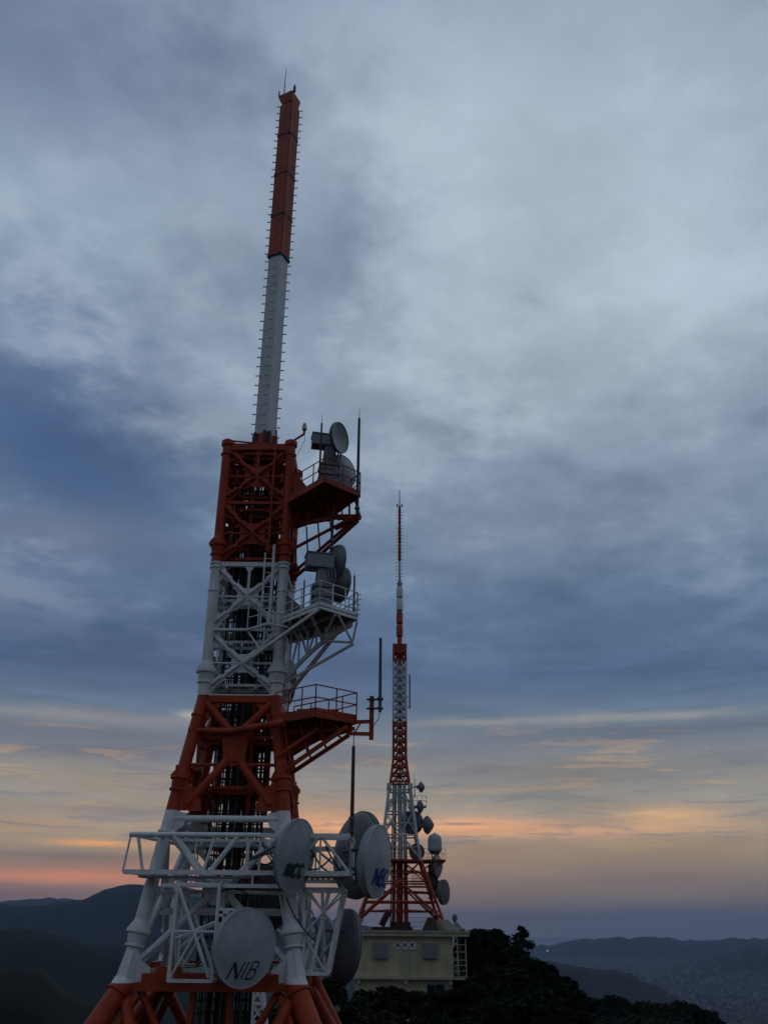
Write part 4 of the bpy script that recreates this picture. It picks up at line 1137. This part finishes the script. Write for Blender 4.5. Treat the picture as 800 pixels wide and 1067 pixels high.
f1 = t.ss(t.noise(tc, .02, 8, .7), .35, .65); f2 = t.ss(t.noise(tc, .0016, 6, .6), .4, .6)
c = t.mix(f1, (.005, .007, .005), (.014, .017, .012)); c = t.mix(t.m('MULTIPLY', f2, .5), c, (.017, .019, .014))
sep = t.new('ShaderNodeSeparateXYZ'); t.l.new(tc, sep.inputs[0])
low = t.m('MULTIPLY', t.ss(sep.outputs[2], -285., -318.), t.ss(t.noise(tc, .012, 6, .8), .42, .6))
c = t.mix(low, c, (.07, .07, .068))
t.l.new(c, b.inputs['Base Color']); b.inputs['Roughness'].default_value = .95; b.inputs['Specular IOR Level'].default_value = .1
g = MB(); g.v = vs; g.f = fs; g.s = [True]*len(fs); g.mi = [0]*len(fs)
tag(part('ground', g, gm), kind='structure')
sm = bpy.data.materials.new('sea_water'); sm.use_nodes = True
t = NT(sm.node_tree); b = t.n['Principled BSDF']; tc = t.new('ShaderNodeTexCoord').outputs['Object']
b.inputs['Base Color'].default_value = (.012, .02, .03, 1); b.inputs['Roughness'].default_value = .35
bp = t.new('ShaderNodeBump'); bp.inputs['Strength'].default_value = .4; t.l.new(t.noise(tc, .05, 5), bp.inputs['Height']); t.l.new(bp.outputs[0], b.inputs['Normal'])
g = MB(); g.lathe((0, 0, -333), (0, 0, 1), [(31500, 0), (300, 0)], 96, smooth=False)
tag(part('sea', g, sm), kind='structure')

# ------------------------------------------------------------------ distant town
rnd = random.Random(11)
hm = [material('house_light', (.26, .26, .26), .8, .3, .02), material('house_mid', (.11, .108, .105), .8, .3, .02), material('house_roof', (.06, .055, .055), .8, .3, .02)]
def housemesh(w, d, h, roofk):
    mb = MB()
    mb.box((-w/2, -d/2, -6), (w/2, d/2, h))
    for z in range(3, int(h), 3):
        mb.box((-w*.42, -d/2-.15, z-1.2), (w*.42, -d/2, z)) if False else None
    nf = len(mb.f)
    if roofk:
        mb._add([(-w*.55, -d*.55, h), (w*.55, -d*.55, h), (w*.55, d*.55, h), (-w*.55, d*.55, h), (-w*.4, 0, h+w*.3), (w*.4, 0, h+w*.3)], [(0, 1, 5, 4), (1, 2, 5), (2, 3, 4, 5), (3, 0, 4), (3, 2, 1, 0)], mi=1)
    else: mb.box((-w*.2, -d*.2, h), (w*.2, d*.2, h+2.5))
    return mb
protos = [housemesh(8.5, 7, 4.5, True), housemesh(10, 8, 5, True), housemesh(12, 9, 9, False), housemesh(14, 9, 15, False), housemesh(8, 7, 4, True)]
pme = []
for q, mb in enumerate(protos):
    for mt in (0, 1):
        me = bpy.data.meshes.new('house'); me.from_pydata(mb.v, [], mb.f); me.polygons.foreach_set('material_index', mb.mi); me.materials.append(hm[mt]); me.materials.append(hm[2]); pme.append((q, me))
spots = []
def slope_ok(r, az):
    z = height(r, az); return z, z > -331
tries = 0
while len(spots) < 5200 and tries < 90000:
    tries += 1
    u = rnd.random()
    if u < .80: az = rnd.uniform(6, 27); r = rnd.triangular(3950, 11000, 4800)
    elif u < .93: az = rnd.uniform(-17, -1); r = rnd.uniform(1300, 4800)
    else: az = rnd.uniform(3, 14); r = rnd.uniform(2300, 3600)
    if fbm(r*math.sin(R(az)), r*math.cos(R(az)), .0016, 3) < rnd.uniform(-.35, .25): continue
    z = height(r, az)
    if z < -331 or z > -190 or (az > 3 and r < 3800 and z > -270 and rnd.random() < .8): continue
    spots.append((r, az, z))
spots.sort()
def vis_px(s): return s[0]
ind = spots[:300]; rest = spots[300:]
for r, az, z in ind:
    q, me = pme[rnd.randrange(len(pme))]
    o = bpy.data.objects.new('apartment_block' if q in (2, 3) else 'house', me); COL.objects.link(o)
    o.location = (r*math.sin(R(az)), r*math.cos(R(az)), z); o.rotation_euler = (0, 0, rnd.uniform(-.5, .5))
    if q in (2, 3): tag(o, 'tiny pale apartment block in the hazy town far below the hills', 'apartment block', 'apartment blocks of the distant town')
    else: tag(o, 'tiny pale house in the hazy town far below the hills', 'house', 'houses of the distant town')
g = MB()
for r, az, z in rest:
    q = rnd.randrange(5); src = protos[q]; a = rnd.uniform(-.5, .5); ca, sa = math.cos(a), math.sin(a); x0 = r*math.sin(R(az)); y0 = r*math.cos(R(az)); k = rnd.uniform(.6, 1.2)
    lm = rnd.randrange(2); bb = len(g.v)
    g.v += [(x0+(x*ca-y*sa)*k, y0+(x*sa+y*ca)*k, z+zz) for x, y, zz in src.v]
    for f, mi in zip(src.f, src.mi): g.f.append(tuple(bb+i for i in f)); g.s.append(False); g.mi.append(2 if mi else lm)
o = part('town', g, hm); tag(o, 'mass of tiny pale buildings of the town below the far hills', 'town', kind='stuff')

# shore road lights? only one small lit lamp is seen beyond the conifer
lampm = bpy.data.materials.new('lit_lamp'); lampm.use_nodes = True
b = lampm.node_tree.nodes['Principled BSDF']; b.inputs['Emission Color'].default_value = (1, .85, .6, 1); b.inputs['Emission Strength'].default_value = .9
c = P(570.3, 990.8, 1500); mb = MB(); mb.tube(c-V((0, 0, 6)), c, .35, n=8)
sl = empty('street_lamp', c-V((0, 0, 40)), 'single tiny lit lamp shining beyond the conifer tip at right', 'street lamp')
mb = MB(); mb.tube(c-V((0, 0, 40)), c-V((0, 0, 1)), .3, .2, 8); part('pole', mb, M['steel'], sl)
mb = MB(); mb.lathe(c-V((0, 0, 1.2)), (0, 0, 1), [(0, 0), (.6, .2), (.7, .6), (.5, 1.2), (0, 1.4)], 10); part('lamp_head', mb, lampm, sl)

# ================================================================== TREES
def tree(label, px, pytop, Y, rad, kind='round', seed=0, group=None, leaf='leaf', nleaf=4200, size=.30, name=None, foot=None):
    rn = random.Random(seed*31+5); tp = P(px, pytop, Y); d = math.hypot(tp.x, tp.y)
    gz = height(d, math.degrees(math.atan2(tp.x, tp.y)))-.2 if foot is None else foot
    H = tp.z-gz
    if name is None: name = 'conifer_tree' if kind == 'conifer' else 'broadleaf_tree'
    root = empty(name, (tp.x, tp.y, gz), label, 'tree', group)
    mb = MB(); mb.tube((0, 0, 0), (0, 0, H*.5), .03*H, .018*H, 8); mb.tube((0, 0, H*.5), (0, 0, H*.93), .018*H, .004*H, 6)
    clumps = []
    if kind == 'conifer':
        nl = 11
        for q in range(nl):
            t = q/(nl-1); zz = H*(.22+.76*t); rr = rad*(1-t)**.6*(.85+.3*rn.random())+.30
            for k in range(max(1, int(7*(1-t))+1)):
                w = rn.uniform(0, 6.28); dd = rr*rn.uniform(.35, .9)
                clumps.append((V((math.cos(w)*dd, math.sin(w)*dd, zz-dd*.12)), rr*rn.uniform(.26, .42)+.32, .62))
    else:
        nc = 40
        for q in range(nc):
            w = rn.uniform(0, 6.28); e = rn.uniform(-.3, 1.0); dd = rad*rn.uniform(.3, 1.08)*math.sqrt(max(.05, 1-max(0, e)**2*.8))
            zz = H-rad*.9*1.0 + e*rad*.75*(.8+.2*rn.random())
            clumps.append((V((math.cos(w)*dd, math.sin(w)*dd, zz)), rad*rn.uniform(.13, .36), .62))
        clumps.append((V((0, 0, H-rad*.32)), rad*.30, .8))
    if kind == 'conifer':
        for dz, wd_ in ((.30, .38), (.85, .80), (1.5, 1.15), (2.2, 1.35), (3.0, 1.75), (3.9, 2.1)):
            for k in range(4):
                w = rn.uniform(0, 6.28); clumps.append((V((math.cos(w)*wd_*.55, math.sin(w)*wd_*.55, H-dz+rn.uniform(-.2, .1))), wd_*rn.uniform(.38, .55), .6))
    for c, r, s in clumps[::2]:
        mb.tube((0, 0, max(H*.2, c.z-r-dd*.2)), tuple(c), .008*H, .003*H, 4, cap=False)
    part('trunk', mb, M['bark'], root, local=True)
    lv_ = MB(); tot = sum(r**1.7 for c, r, s in clumps)
    for c, r, s in clumps:
        for q in range(int(nleaf*r**1.7/tot)):
            u = V((rn.gauss(0, 1), rn.gauss(0, 1), rn.gauss(0, 1))).normalized()*(r*rn.uniform(.45, 1.12)); u.z *= s
            p = c+u; a = V((rn.gauss(0, 1), rn.gauss(0, 1), rn.gauss(0, .6))).normalized(); bq = a.orthogonal().normalized()
            bq = (bq*math.cos(q)+a.cross(bq)*math.sin(q)); sz = size*rn.uniform(.5, 1.2)
            lv_._add([p-a*sz, p+bq*sz*.45, p+a*sz, p-bq*sz*.45], [(0, 1, 2, 3)])
    part('crown', lv_, M[leaf], root, local=True)
    return root
G = 'trees on the slope right of the building'
T = tree
T('tallest dark conifer with pointed top right of the building', 542.5, 965, 92, 3.4, 'conifer', 1, G, nleaf=9000)
T('dark broad tree directly right of the building balcony', 505, 967.5, 97, 2.4, 'round', 2, G, nleaf=7000)
T('dark tree whose top fills the gap just left of the pointed conifer', 519, 985, 96, 1.8, 'round', 3, G, nleaf=5500)
T('dark tree partly behind the building balcony', 490, 969, 104, 2.2, 'round', 4, G, nleaf=4500)
T('dark tree stepping down just right of the pointed conifer', 563, 1001, 90, 1.6, 'round', 5, G, nleaf=5000)
T('dark rounded tree on the falling edge of the right slope', 577, 1015, 88, 1.9, 'round', 6, G, nleaf=5000)
T('dark tree filling the gap low beside the balcony stair', 498, 994, 101, 2.8, 'round', 12, G, nleaf=5000)
T('lowest dark tree at the right end of the slope', 593, 1031, 85, 2.2, 'round', 7, G, nleaf=4500)
T('dark conifer below the pointed tall one', 556, 1014, 84, 2.7, 'conifer', 8, G, nleaf=6000)
T('dark tree low below the balcony and the broad tree', 520, 1005, 88, 3.4, 'round', 9, G, nleaf=7000)
T('dark tree low in the middle of the right slope', 548, 1032, 76, 3.2, 'round', 10, G, nleaf=6000)
T('dark tree low near the end of the right slope', 580, 1045, 76, 2.8, 'round', 11, G, nleaf=5000)
G2 = 'shrubby trees in front of the building'
fr = [(366, 1041, 74, 1.8, 'left of all, by the red brace'), (388, 1031, 76, 2.0, 'under the left vent'), (410, 1026, 77, 1.9, 'under the signs'), (428, 1032, 78, 1.6, 'under the door'), (441, 1046, 72, 1.9, 'below the dark window'), (466, 1030, 80, 1.9, 'right of the dark window'), (486, 1024, 80, 2.0, 'under the balcony'), (398, 1050, 62, 2.0, 'lowest in front, left'), (460, 1052, 62, 2.2, 'lowest in front, middle'), (505, 1040, 68, 2.4, 'lowest in front, right'), (343, 1018, 84, 1.7, 'behind the right lower cage'), (322, 1045, 70, 2.2, 'between the right red legs'), (288, 1047, 70, 2.2, 'under the red girder on the right')]
for q, (x, y, Y, r, where) in enumerate(fr):
    T('dark shrubby tree '+where, x, y, Y, r, 'round', 20+q, G2, leaf='leaf2' if q % 3 == 1 else 'leaf', nleaf=4200, size=.24, name='shrubby_tree')
G3 = 'treetops of the low near hill at the bottom right'
hh = [(609, 1047, 170, 3.4, 'leftmost and low'), (636, 1036, 190, 4.2, 'with the highest rounded crown left of centre'), (655, 1045, 170, 3.8, 'between the highest crown and the olive one'), (673, 1041, 165, 4.0, 'olive and wide'), (690, 1044, 160, 3.6, 'olive, right of the wide one'), (704, 1041, 185, 3.8, 'dark, on the right top'), (722, 1047, 170, 3.4, 'dark, falling away to the right'), (739, 1058, 160, 3.0, 'rightmost and lowest'), (625, 1056, 140, 3.6, 'low at the frame edge, left'), (665, 1056, 135, 3.6, 'low at the frame edge, middle'), (705, 1057, 135, 3.4, 'low at the frame edge, right')]
for q, (x, y, Y, r, where) in enumerate(hh):
    d_ = P(x, y, Y); T('treetop on the low near hill, '+where, x, y, Y, r, 'round', 60+q, G3, leaf='leaf2' if 3 <= q <= 5 or q == 9 else 'leaf', nleaf=3800, size=.42, name='hill_tree', foot=d_.z-9)
# undergrowth on the summit: uncountable low scrub
rn = random.Random(5); lv_ = MB()
for q in range(26000):
    az = rn.uniform(-9, 17); r = rn.uniform(60, 128); x = r*math.sin(R(az)); y = r*math.cos(R(az))
    if bx0-1 < x < bx1+2 and BY-1 < y < BY+BD+1: continue
    hgt = 1.2+2.2*max(0, .5+noise.noise(V((x*.18, y*.18, 0))))
    p = V((x, y, -12.3+rn.uniform(.2, 1)*hgt)); a = V((rn.gauss(0, 1), rn.gauss(0, 1), rn.gauss(0, .6))).normalized(); bq = a.orthogonal().normalized(); sz = rn.uniform(.15, .4)
    lv_._add([p-a*sz, p+bq*sz*.5, p+a*sz, p-bq*sz*.5], [(0, 1, 2, 3)])
tag(part('undergrowth', lv_, M['leaf']), 'dark scrub covering the ground round the building', 'undergrowth', kind='stuff')

# ================================================================== HAZE
hz = bpy.data.materials.new('haze_air'); hz.use_nodes = True
nt = hz.node_tree; nt.nodes.clear(); o = nt.nodes.new('ShaderNodeOutputMaterial'); pv = nt.nodes.new('ShaderNodeVolumePrincipled')
pv.inputs['Color'].default_value = (.42, .58, .88, 1); pv.inputs['Density'].default_value = 4.5e-5; pv.inputs['Anisotropy'].default_value = .2
pv.inputs['Density Attribute'].default_value = ''
nt.links.new(pv.outputs[0], o.inputs['Volume'])
g = MB(); g.box((-32500, -32500, -347), (32500, 32500, 330)); hb = part('haze', g, hz); tag(hb, 'thin bluish evening haze over the hills and sea', 'haze', kind='stuff')

# ================================================================== SKY
w = bpy.data.worlds.new('World'); sc.world = w; w.use_nodes = True
t = NT(w.node_tree); bg = t.n['Background']
sun_az = -8.0
tc = t.new('ShaderNodeTexCoord').outputs['Generated']
sep = t.new('ShaderNodeSeparateXYZ'); t.l.new(tc, sep.inputs[0]); X, Yc, Zc = sep.outputs
el0 = t.m('MULTIPLY', t.m('ARCSINE', Zc), 57.2958); az0 = t.m('MULTIPLY', t.m('ARCTAN2', X, Yc), 57.2958)
# cloud-plane coordinates (streaks compress towards the horizon)
zz = t.m('ADD', t.m('MAXIMUM', Zc, 0.0), .10)
cp = t.new('ShaderNodeCombineXYZ'); t.l.new(t.m('DIVIDE', X, zz), cp.inputs[0]); t.l.new(t.m('DIVIDE', Yc, zz), cp.inputs[1]); cp = cp.outputs[0]
n_a = t.noise(cp, 1.1, 6, .58); n_b = t.noise(cp, 3.1, 8, .6)
ae = t.new('ShaderNodeCombineXYZ'); t.l.new(t.m('MULTIPLY', az0, .05), ae.inputs[0]); t.l.new(t.m('MULTIPLY', el0, .34), ae.inputs[1]); ae = ae.outputs[0]
n_s = t.noise(ae, 1.3, 7, .6); n_f = t.noise(cp, 7.5, 8, .62)
ae2 = t.new('ShaderNodeCombineXYZ'); t.l.new(t.m('MULTIPLY', az0, .07), ae2.inputs[0]); t.l.new(t.m('ADD', t.m('MULTIPLY', el0, .95), t.m('MULTIPLY', n_s, 2.0)), ae2.inputs[1]); n_s2 = t.noise(ae2.outputs[0], 1.5, 8, .62)      # horizontal streak noise
# warped angles: wobble larger high up
wob = t.m('MULTIPLY', t.m('SUBTRACT', n_a, .5), t.m('ADD', t.m('MULTIPLY', t.m('MULTIPLY', t.m('MAXIMUM', el0, 0.), .50), t.ss(el0, 9., 28.)), .25))
wob2 = t.m('MULTIPLY', t.m('SUBTRACT', n_b, .5), t.m('ADD', t.m('MULTIPLY', t.m('MULTIPLY', t.m('MAXIMUM', el0, 0.), .40), t.ss(el0, 6., 22.)), .5))
el = t.m('ADD', el0, t.m('ADD', t.m('MULTIPLY', wob, .55), t.m('MULTIPLY', wob2, .5)))
az = t.m('ADD', az0, t.m('SUBTRACT', t.m('MULTIPLY', wob2, 1.6), wob))
cr = t.new('ShaderNodeValToRGB'); ramp = [(-3, (74, 78, 86)), (0, (98, 100, 106)), (1.2, (112, 109, 110)), (2.6, (134, 121, 114)), (4.2, (156, 141, 124)), (6, (156, 148, 136)), (8, (138, 139, 138)), (10, (118, 127, 138)), (12, (98, 118, 140)), (14.5, (78, 103, 136)), (18, (90, 115, 145)), (24, (117, 138, 160)), (32, (138, 153, 174)), (42, (150, 168, 187)), (56, (140, 158, 180)), (90, (122, 138, 162))]
e = cr.color_ramp.elements
while len(e) < len(ramp): e.new(.5)
for q, (d, c) in enumerate(ramp): e[q].position = (d+3)/93; e[q].color = (*srgb(c), 1)
t.l.new(t.m('DIVIDE', t.m('ADD', el, 3.), 93.), cr.inputs[0]); skyc = cr.outputs[0]
def blob(px, py, rx, ry, col, amt, rot=0, mod=None, sharp=1.0):
    """soft cloud patch at the direction of that part of the sky"""
    global skyc
    a0, e0 = azel(px, py); a1, _ = azel(px+rx, py); _, e1 = azel(px, py-ry)
    sa = abs(a1-a0); se = abs(e1-e0)
    dx = t.m('SUBTRACT', az, a0); dy = t.m('SUBTRACT', el, e0)
    if rot:
        c_, s_ = math.cos(R(rot)), math.sin(R(rot))
        dx, dy = t.m('ADD', t.m('MULTIPLY', dx, c_), t.m('MULTIPLY', dy, s_)), t.m('SUBTRACT', t.m('MULTIPLY', dy, c_), t.m('MULTIPLY', dx, s_))
    dx = t.m('DIVIDE', dx, sa); dy = t.m('DIVIDE', dy, se)
    q = t.m('ADD', t.m('MULTIPLY', dx, dx), t.m('MULTIPLY', dy, dy))
    g_ = t.m('EXPONENT', t.m('MULTIPLY', q, -1.0))
    if mod is not None: g_ = t.m('MULTIPLY', g_, mod)
    skyc = t.mix(t.m('MULTIPLY', g_, amt), skyc, srgb(col))
st = t.ss(n_s, .32, .62)
# (x, y, rx, ry) in the photograph -> direction
blob(60, 60, 300, 120, (106, 121, 150), .85)
blob(560, 200, 320, 230, (170, 183, 199), .9)
blob(430, 120, 130, 90, (180, 194, 209), .65)
blob(75, 470, 200, 115, (60, 88, 130), .95, rot=-18)
blob(20, 350, 150, 90, (90, 112, 146), .7)
blob(60, 560, 120, 26, (112, 124, 150), .7)
blob(10, 612, 90, 16, (122, 132, 154), .7)
blob(110, 670, 300, 40, (68, 90, 124), .85)
blob(215, 450, 70, 40, (156, 170, 186), .7)
blob(340, 290, 60, 130, (112, 126, 152), .65, rot=8)
blob(660, 300, 190, 120, (172, 188, 200), .5)
blob(520, 330, 120, 50, (178, 192, 204), .5)
blob(250, 300, 60, 90, (150, 166, 184), .5)
blob(440, 440, 60, 40, (108, 120, 146), .6)
blob(560, 400, 190, 60, (160, 172, 186), .6)
blob(560, 540, 200, 50, (120, 132, 156), .6)
blob(620, 650, 300, 40, (86, 108, 140), .65)
blob(720, 470, 140, 90, (140, 152, 172), .5)
blob(60, 745, 190, 7, (150, 148, 146), .6)
blob(205, 746, 16, 4, (196, 188, 168), .8)
blob(650, 748, 170, 6, (158, 156, 150), .8, mod=st)
blob(480, 753, 50, 4, (160, 155, 145), .5)
blob(690, 762, 190, 9, (96, 108, 128), .7)
blob(120, 780, 240, 22, (96, 108, 128), .6)
blob(140, 815, 120, 14, (150, 140, 124), .6)
blob(60, 800, 120, 14, (146, 138, 126), .4)
blob(640, 800, 260, 22, (132, 128, 124), .5)
blob(120, 845, 170, 9, (120, 116, 116), .55)
blob(30, 858, 70, 6, (172, 138, 112), .7, mod=st)
blob(100, 879, 46, 3.2, (232, 168, 112), .95)
blob(200, 878, 46, 4, (200, 146, 108), .6)
blob(90, 893, 180, 6, (112, 106, 108), .7)
blob(70, 914, 150, 9, (210, 136, 112), .9)
blob(190, 905, 60, 7, (180, 120, 100), .6)
blob(20, 932, 200, 10, (112, 94, 98), .7)
blob(340, 868, 60, 22, (240, 172, 124), .95)
blob(480, 862, 90, 9, (246, 180, 134), 1.0)
blob(590, 866, 140, 9, (234, 174, 132), .95, mod=st)
blob(690, 850, 60, 10, (226, 178, 130), .9, mod=st)
blob(720, 880, 200, 16, (162, 140, 116), .55)
blob(430, 895, 130, 16, (160, 124, 104), .5)
blob(640, 925, 260, 16, (122, 112, 108), .55)
blob(640, 945, 300, 9, (106, 104, 106), .5)
blob(640, 962, 300, 10, (92, 94, 104), .5)
blob(500, 953, 90, 5, (84, 92, 108), .5)
blob(740, 950, 150, 7, (82, 90, 106), .6)
blob(480, 859, 22, 1.6, (120, 110, 108), .8)
band_ = t.m('MULTIPLY', t.ss(el0, 3.0, 5.0), t.ss(el0, 13.0, 9.0))
skyc = t.mix(t.m('MULTIPLY', t.m('MULTIPLY', t.ss(n_s2, .50, .64), band_), .65), skyc, srgb((106, 110, 120)))
skyc = t.mix(t.m('MULTIPLY', t.m('MULTIPLY', t.ss(n_s2, .47, .36), band_), .42), skyc, srgb((206, 172, 136)))
cl_ = t.m('ADD', n_a, t.m('MULTIPLY', t.m('SUBTRACT', n_b, .5), .55)); hi_ = t.ss(el0, 12., 28.)
skyc = t.mix(t.m('MULTIPLY', t.m('MULTIPLY', t.ss(cl_, .49, .62), hi_), .26), skyc, srgb((188, 200, 213)))
skyc = t.mix(t.m('MULTIPLY', t.m('MULTIPLY', t.ss(cl_, .48, .35), hi_), .28), skyc, srgb((86, 110, 140)))
# soft modulation: broad clouds + fine wisps
k1 = t.m('MULTIPLY', t.m('SUBTRACT', n_a, .5), .55); k2 = t.m('ADD', t.m('MULTIPLY', t.m('SUBTRACT', n_b, .5), .60), t.m('MULTIPLY', t.m('SUBTRACT', n_f, .5), .22))
hi = t.ss(el0, 6., 22.)
k = t.m('ADD', 1.0, t.m('MULTIPLY', t.m('ADD', k1, k2), hi))
k = t.m('ADD', k, t.m('MULTIPLY', t.m('MULTIPLY', t.m('ADD', t.m('SUBTRACT', n_s, .5), t.m('MULTIPLY', t.m('SUBTRACT', n_s2, .5), 1.0)), t.m('ADD', .35, t.m('MULTIPLY', t.ss(el0, 1.5, 6.), .6))), t.m('SUBTRACT', 1.0, hi)))
back = t.ss(Yc, .25, -.6)       # the eastern half of the sky is already darker
k = t.m('MULTIPLY', k, t.m('SUBTRACT', 1.0, t.m('MULTIPLY', back, .25)))
vm = t.new('ShaderNodeVectorMath', operation='SCALE'); t.l.new(skyc, vm.inputs[0]); t.l.new(k, vm.inputs['Scale'])
ns = t.new('ShaderNodeTexSky', sky_type='NISHITA'); ns.sun_disc = False; ns.sun_elevation = R(1.5); ns.sun_rotation = R(sun_az); ns.altitude = 330
v2 = t.new('ShaderNodeVectorMath', operation='SCALE'); t.l.new(ns.outputs[0], v2.inputs[0]); v2.inputs['Scale'].default_value = .004
v3 = t.new('ShaderNodeVectorMath', operation='ADD'); t.l.new(vm.outputs[0], v3.inputs[0]); t.l.new(v2.outputs[0], v3.inputs[1])
t.l.new(v3.outputs[0], bg.inputs[0]); bg.inputs['Strength'].default_value = 1.0
w.cycles.sampling_method = 'MANUAL'; w.cycles.sample_map_resolution = 512

sd = bpy.data.lights.new('sun', 'SUN'); sd.energy = .12; sd.angle = R(14); sd.color = (1, .72, .5)
so = bpy.data.objects.new('sun', sd); COL.objects.link(so)
sdir = V((math.sin(R(sun_az))*math.cos(R(2.5)), math.cos(R(sun_az))*math.cos(R(2.5)), math.sin(R(2.5))))
so.rotation_euler = sdir.to_track_quat('Z', 'Y').to_euler()

sc.view_settings.view_transform = 'Standard'; sc.view_settings.look = 'None'; sc.view_settings.gamma = 1; sc.view_settings.exposure = 0
sc.view_settings.use_curve_mapping = False
sc.cycles.volume_bounces = 0; sc.cycles.max_bounces = 6
for o in COL.objects:
    for k_ in ('_R', '_c'):
        if k_ in o: del o[k_]
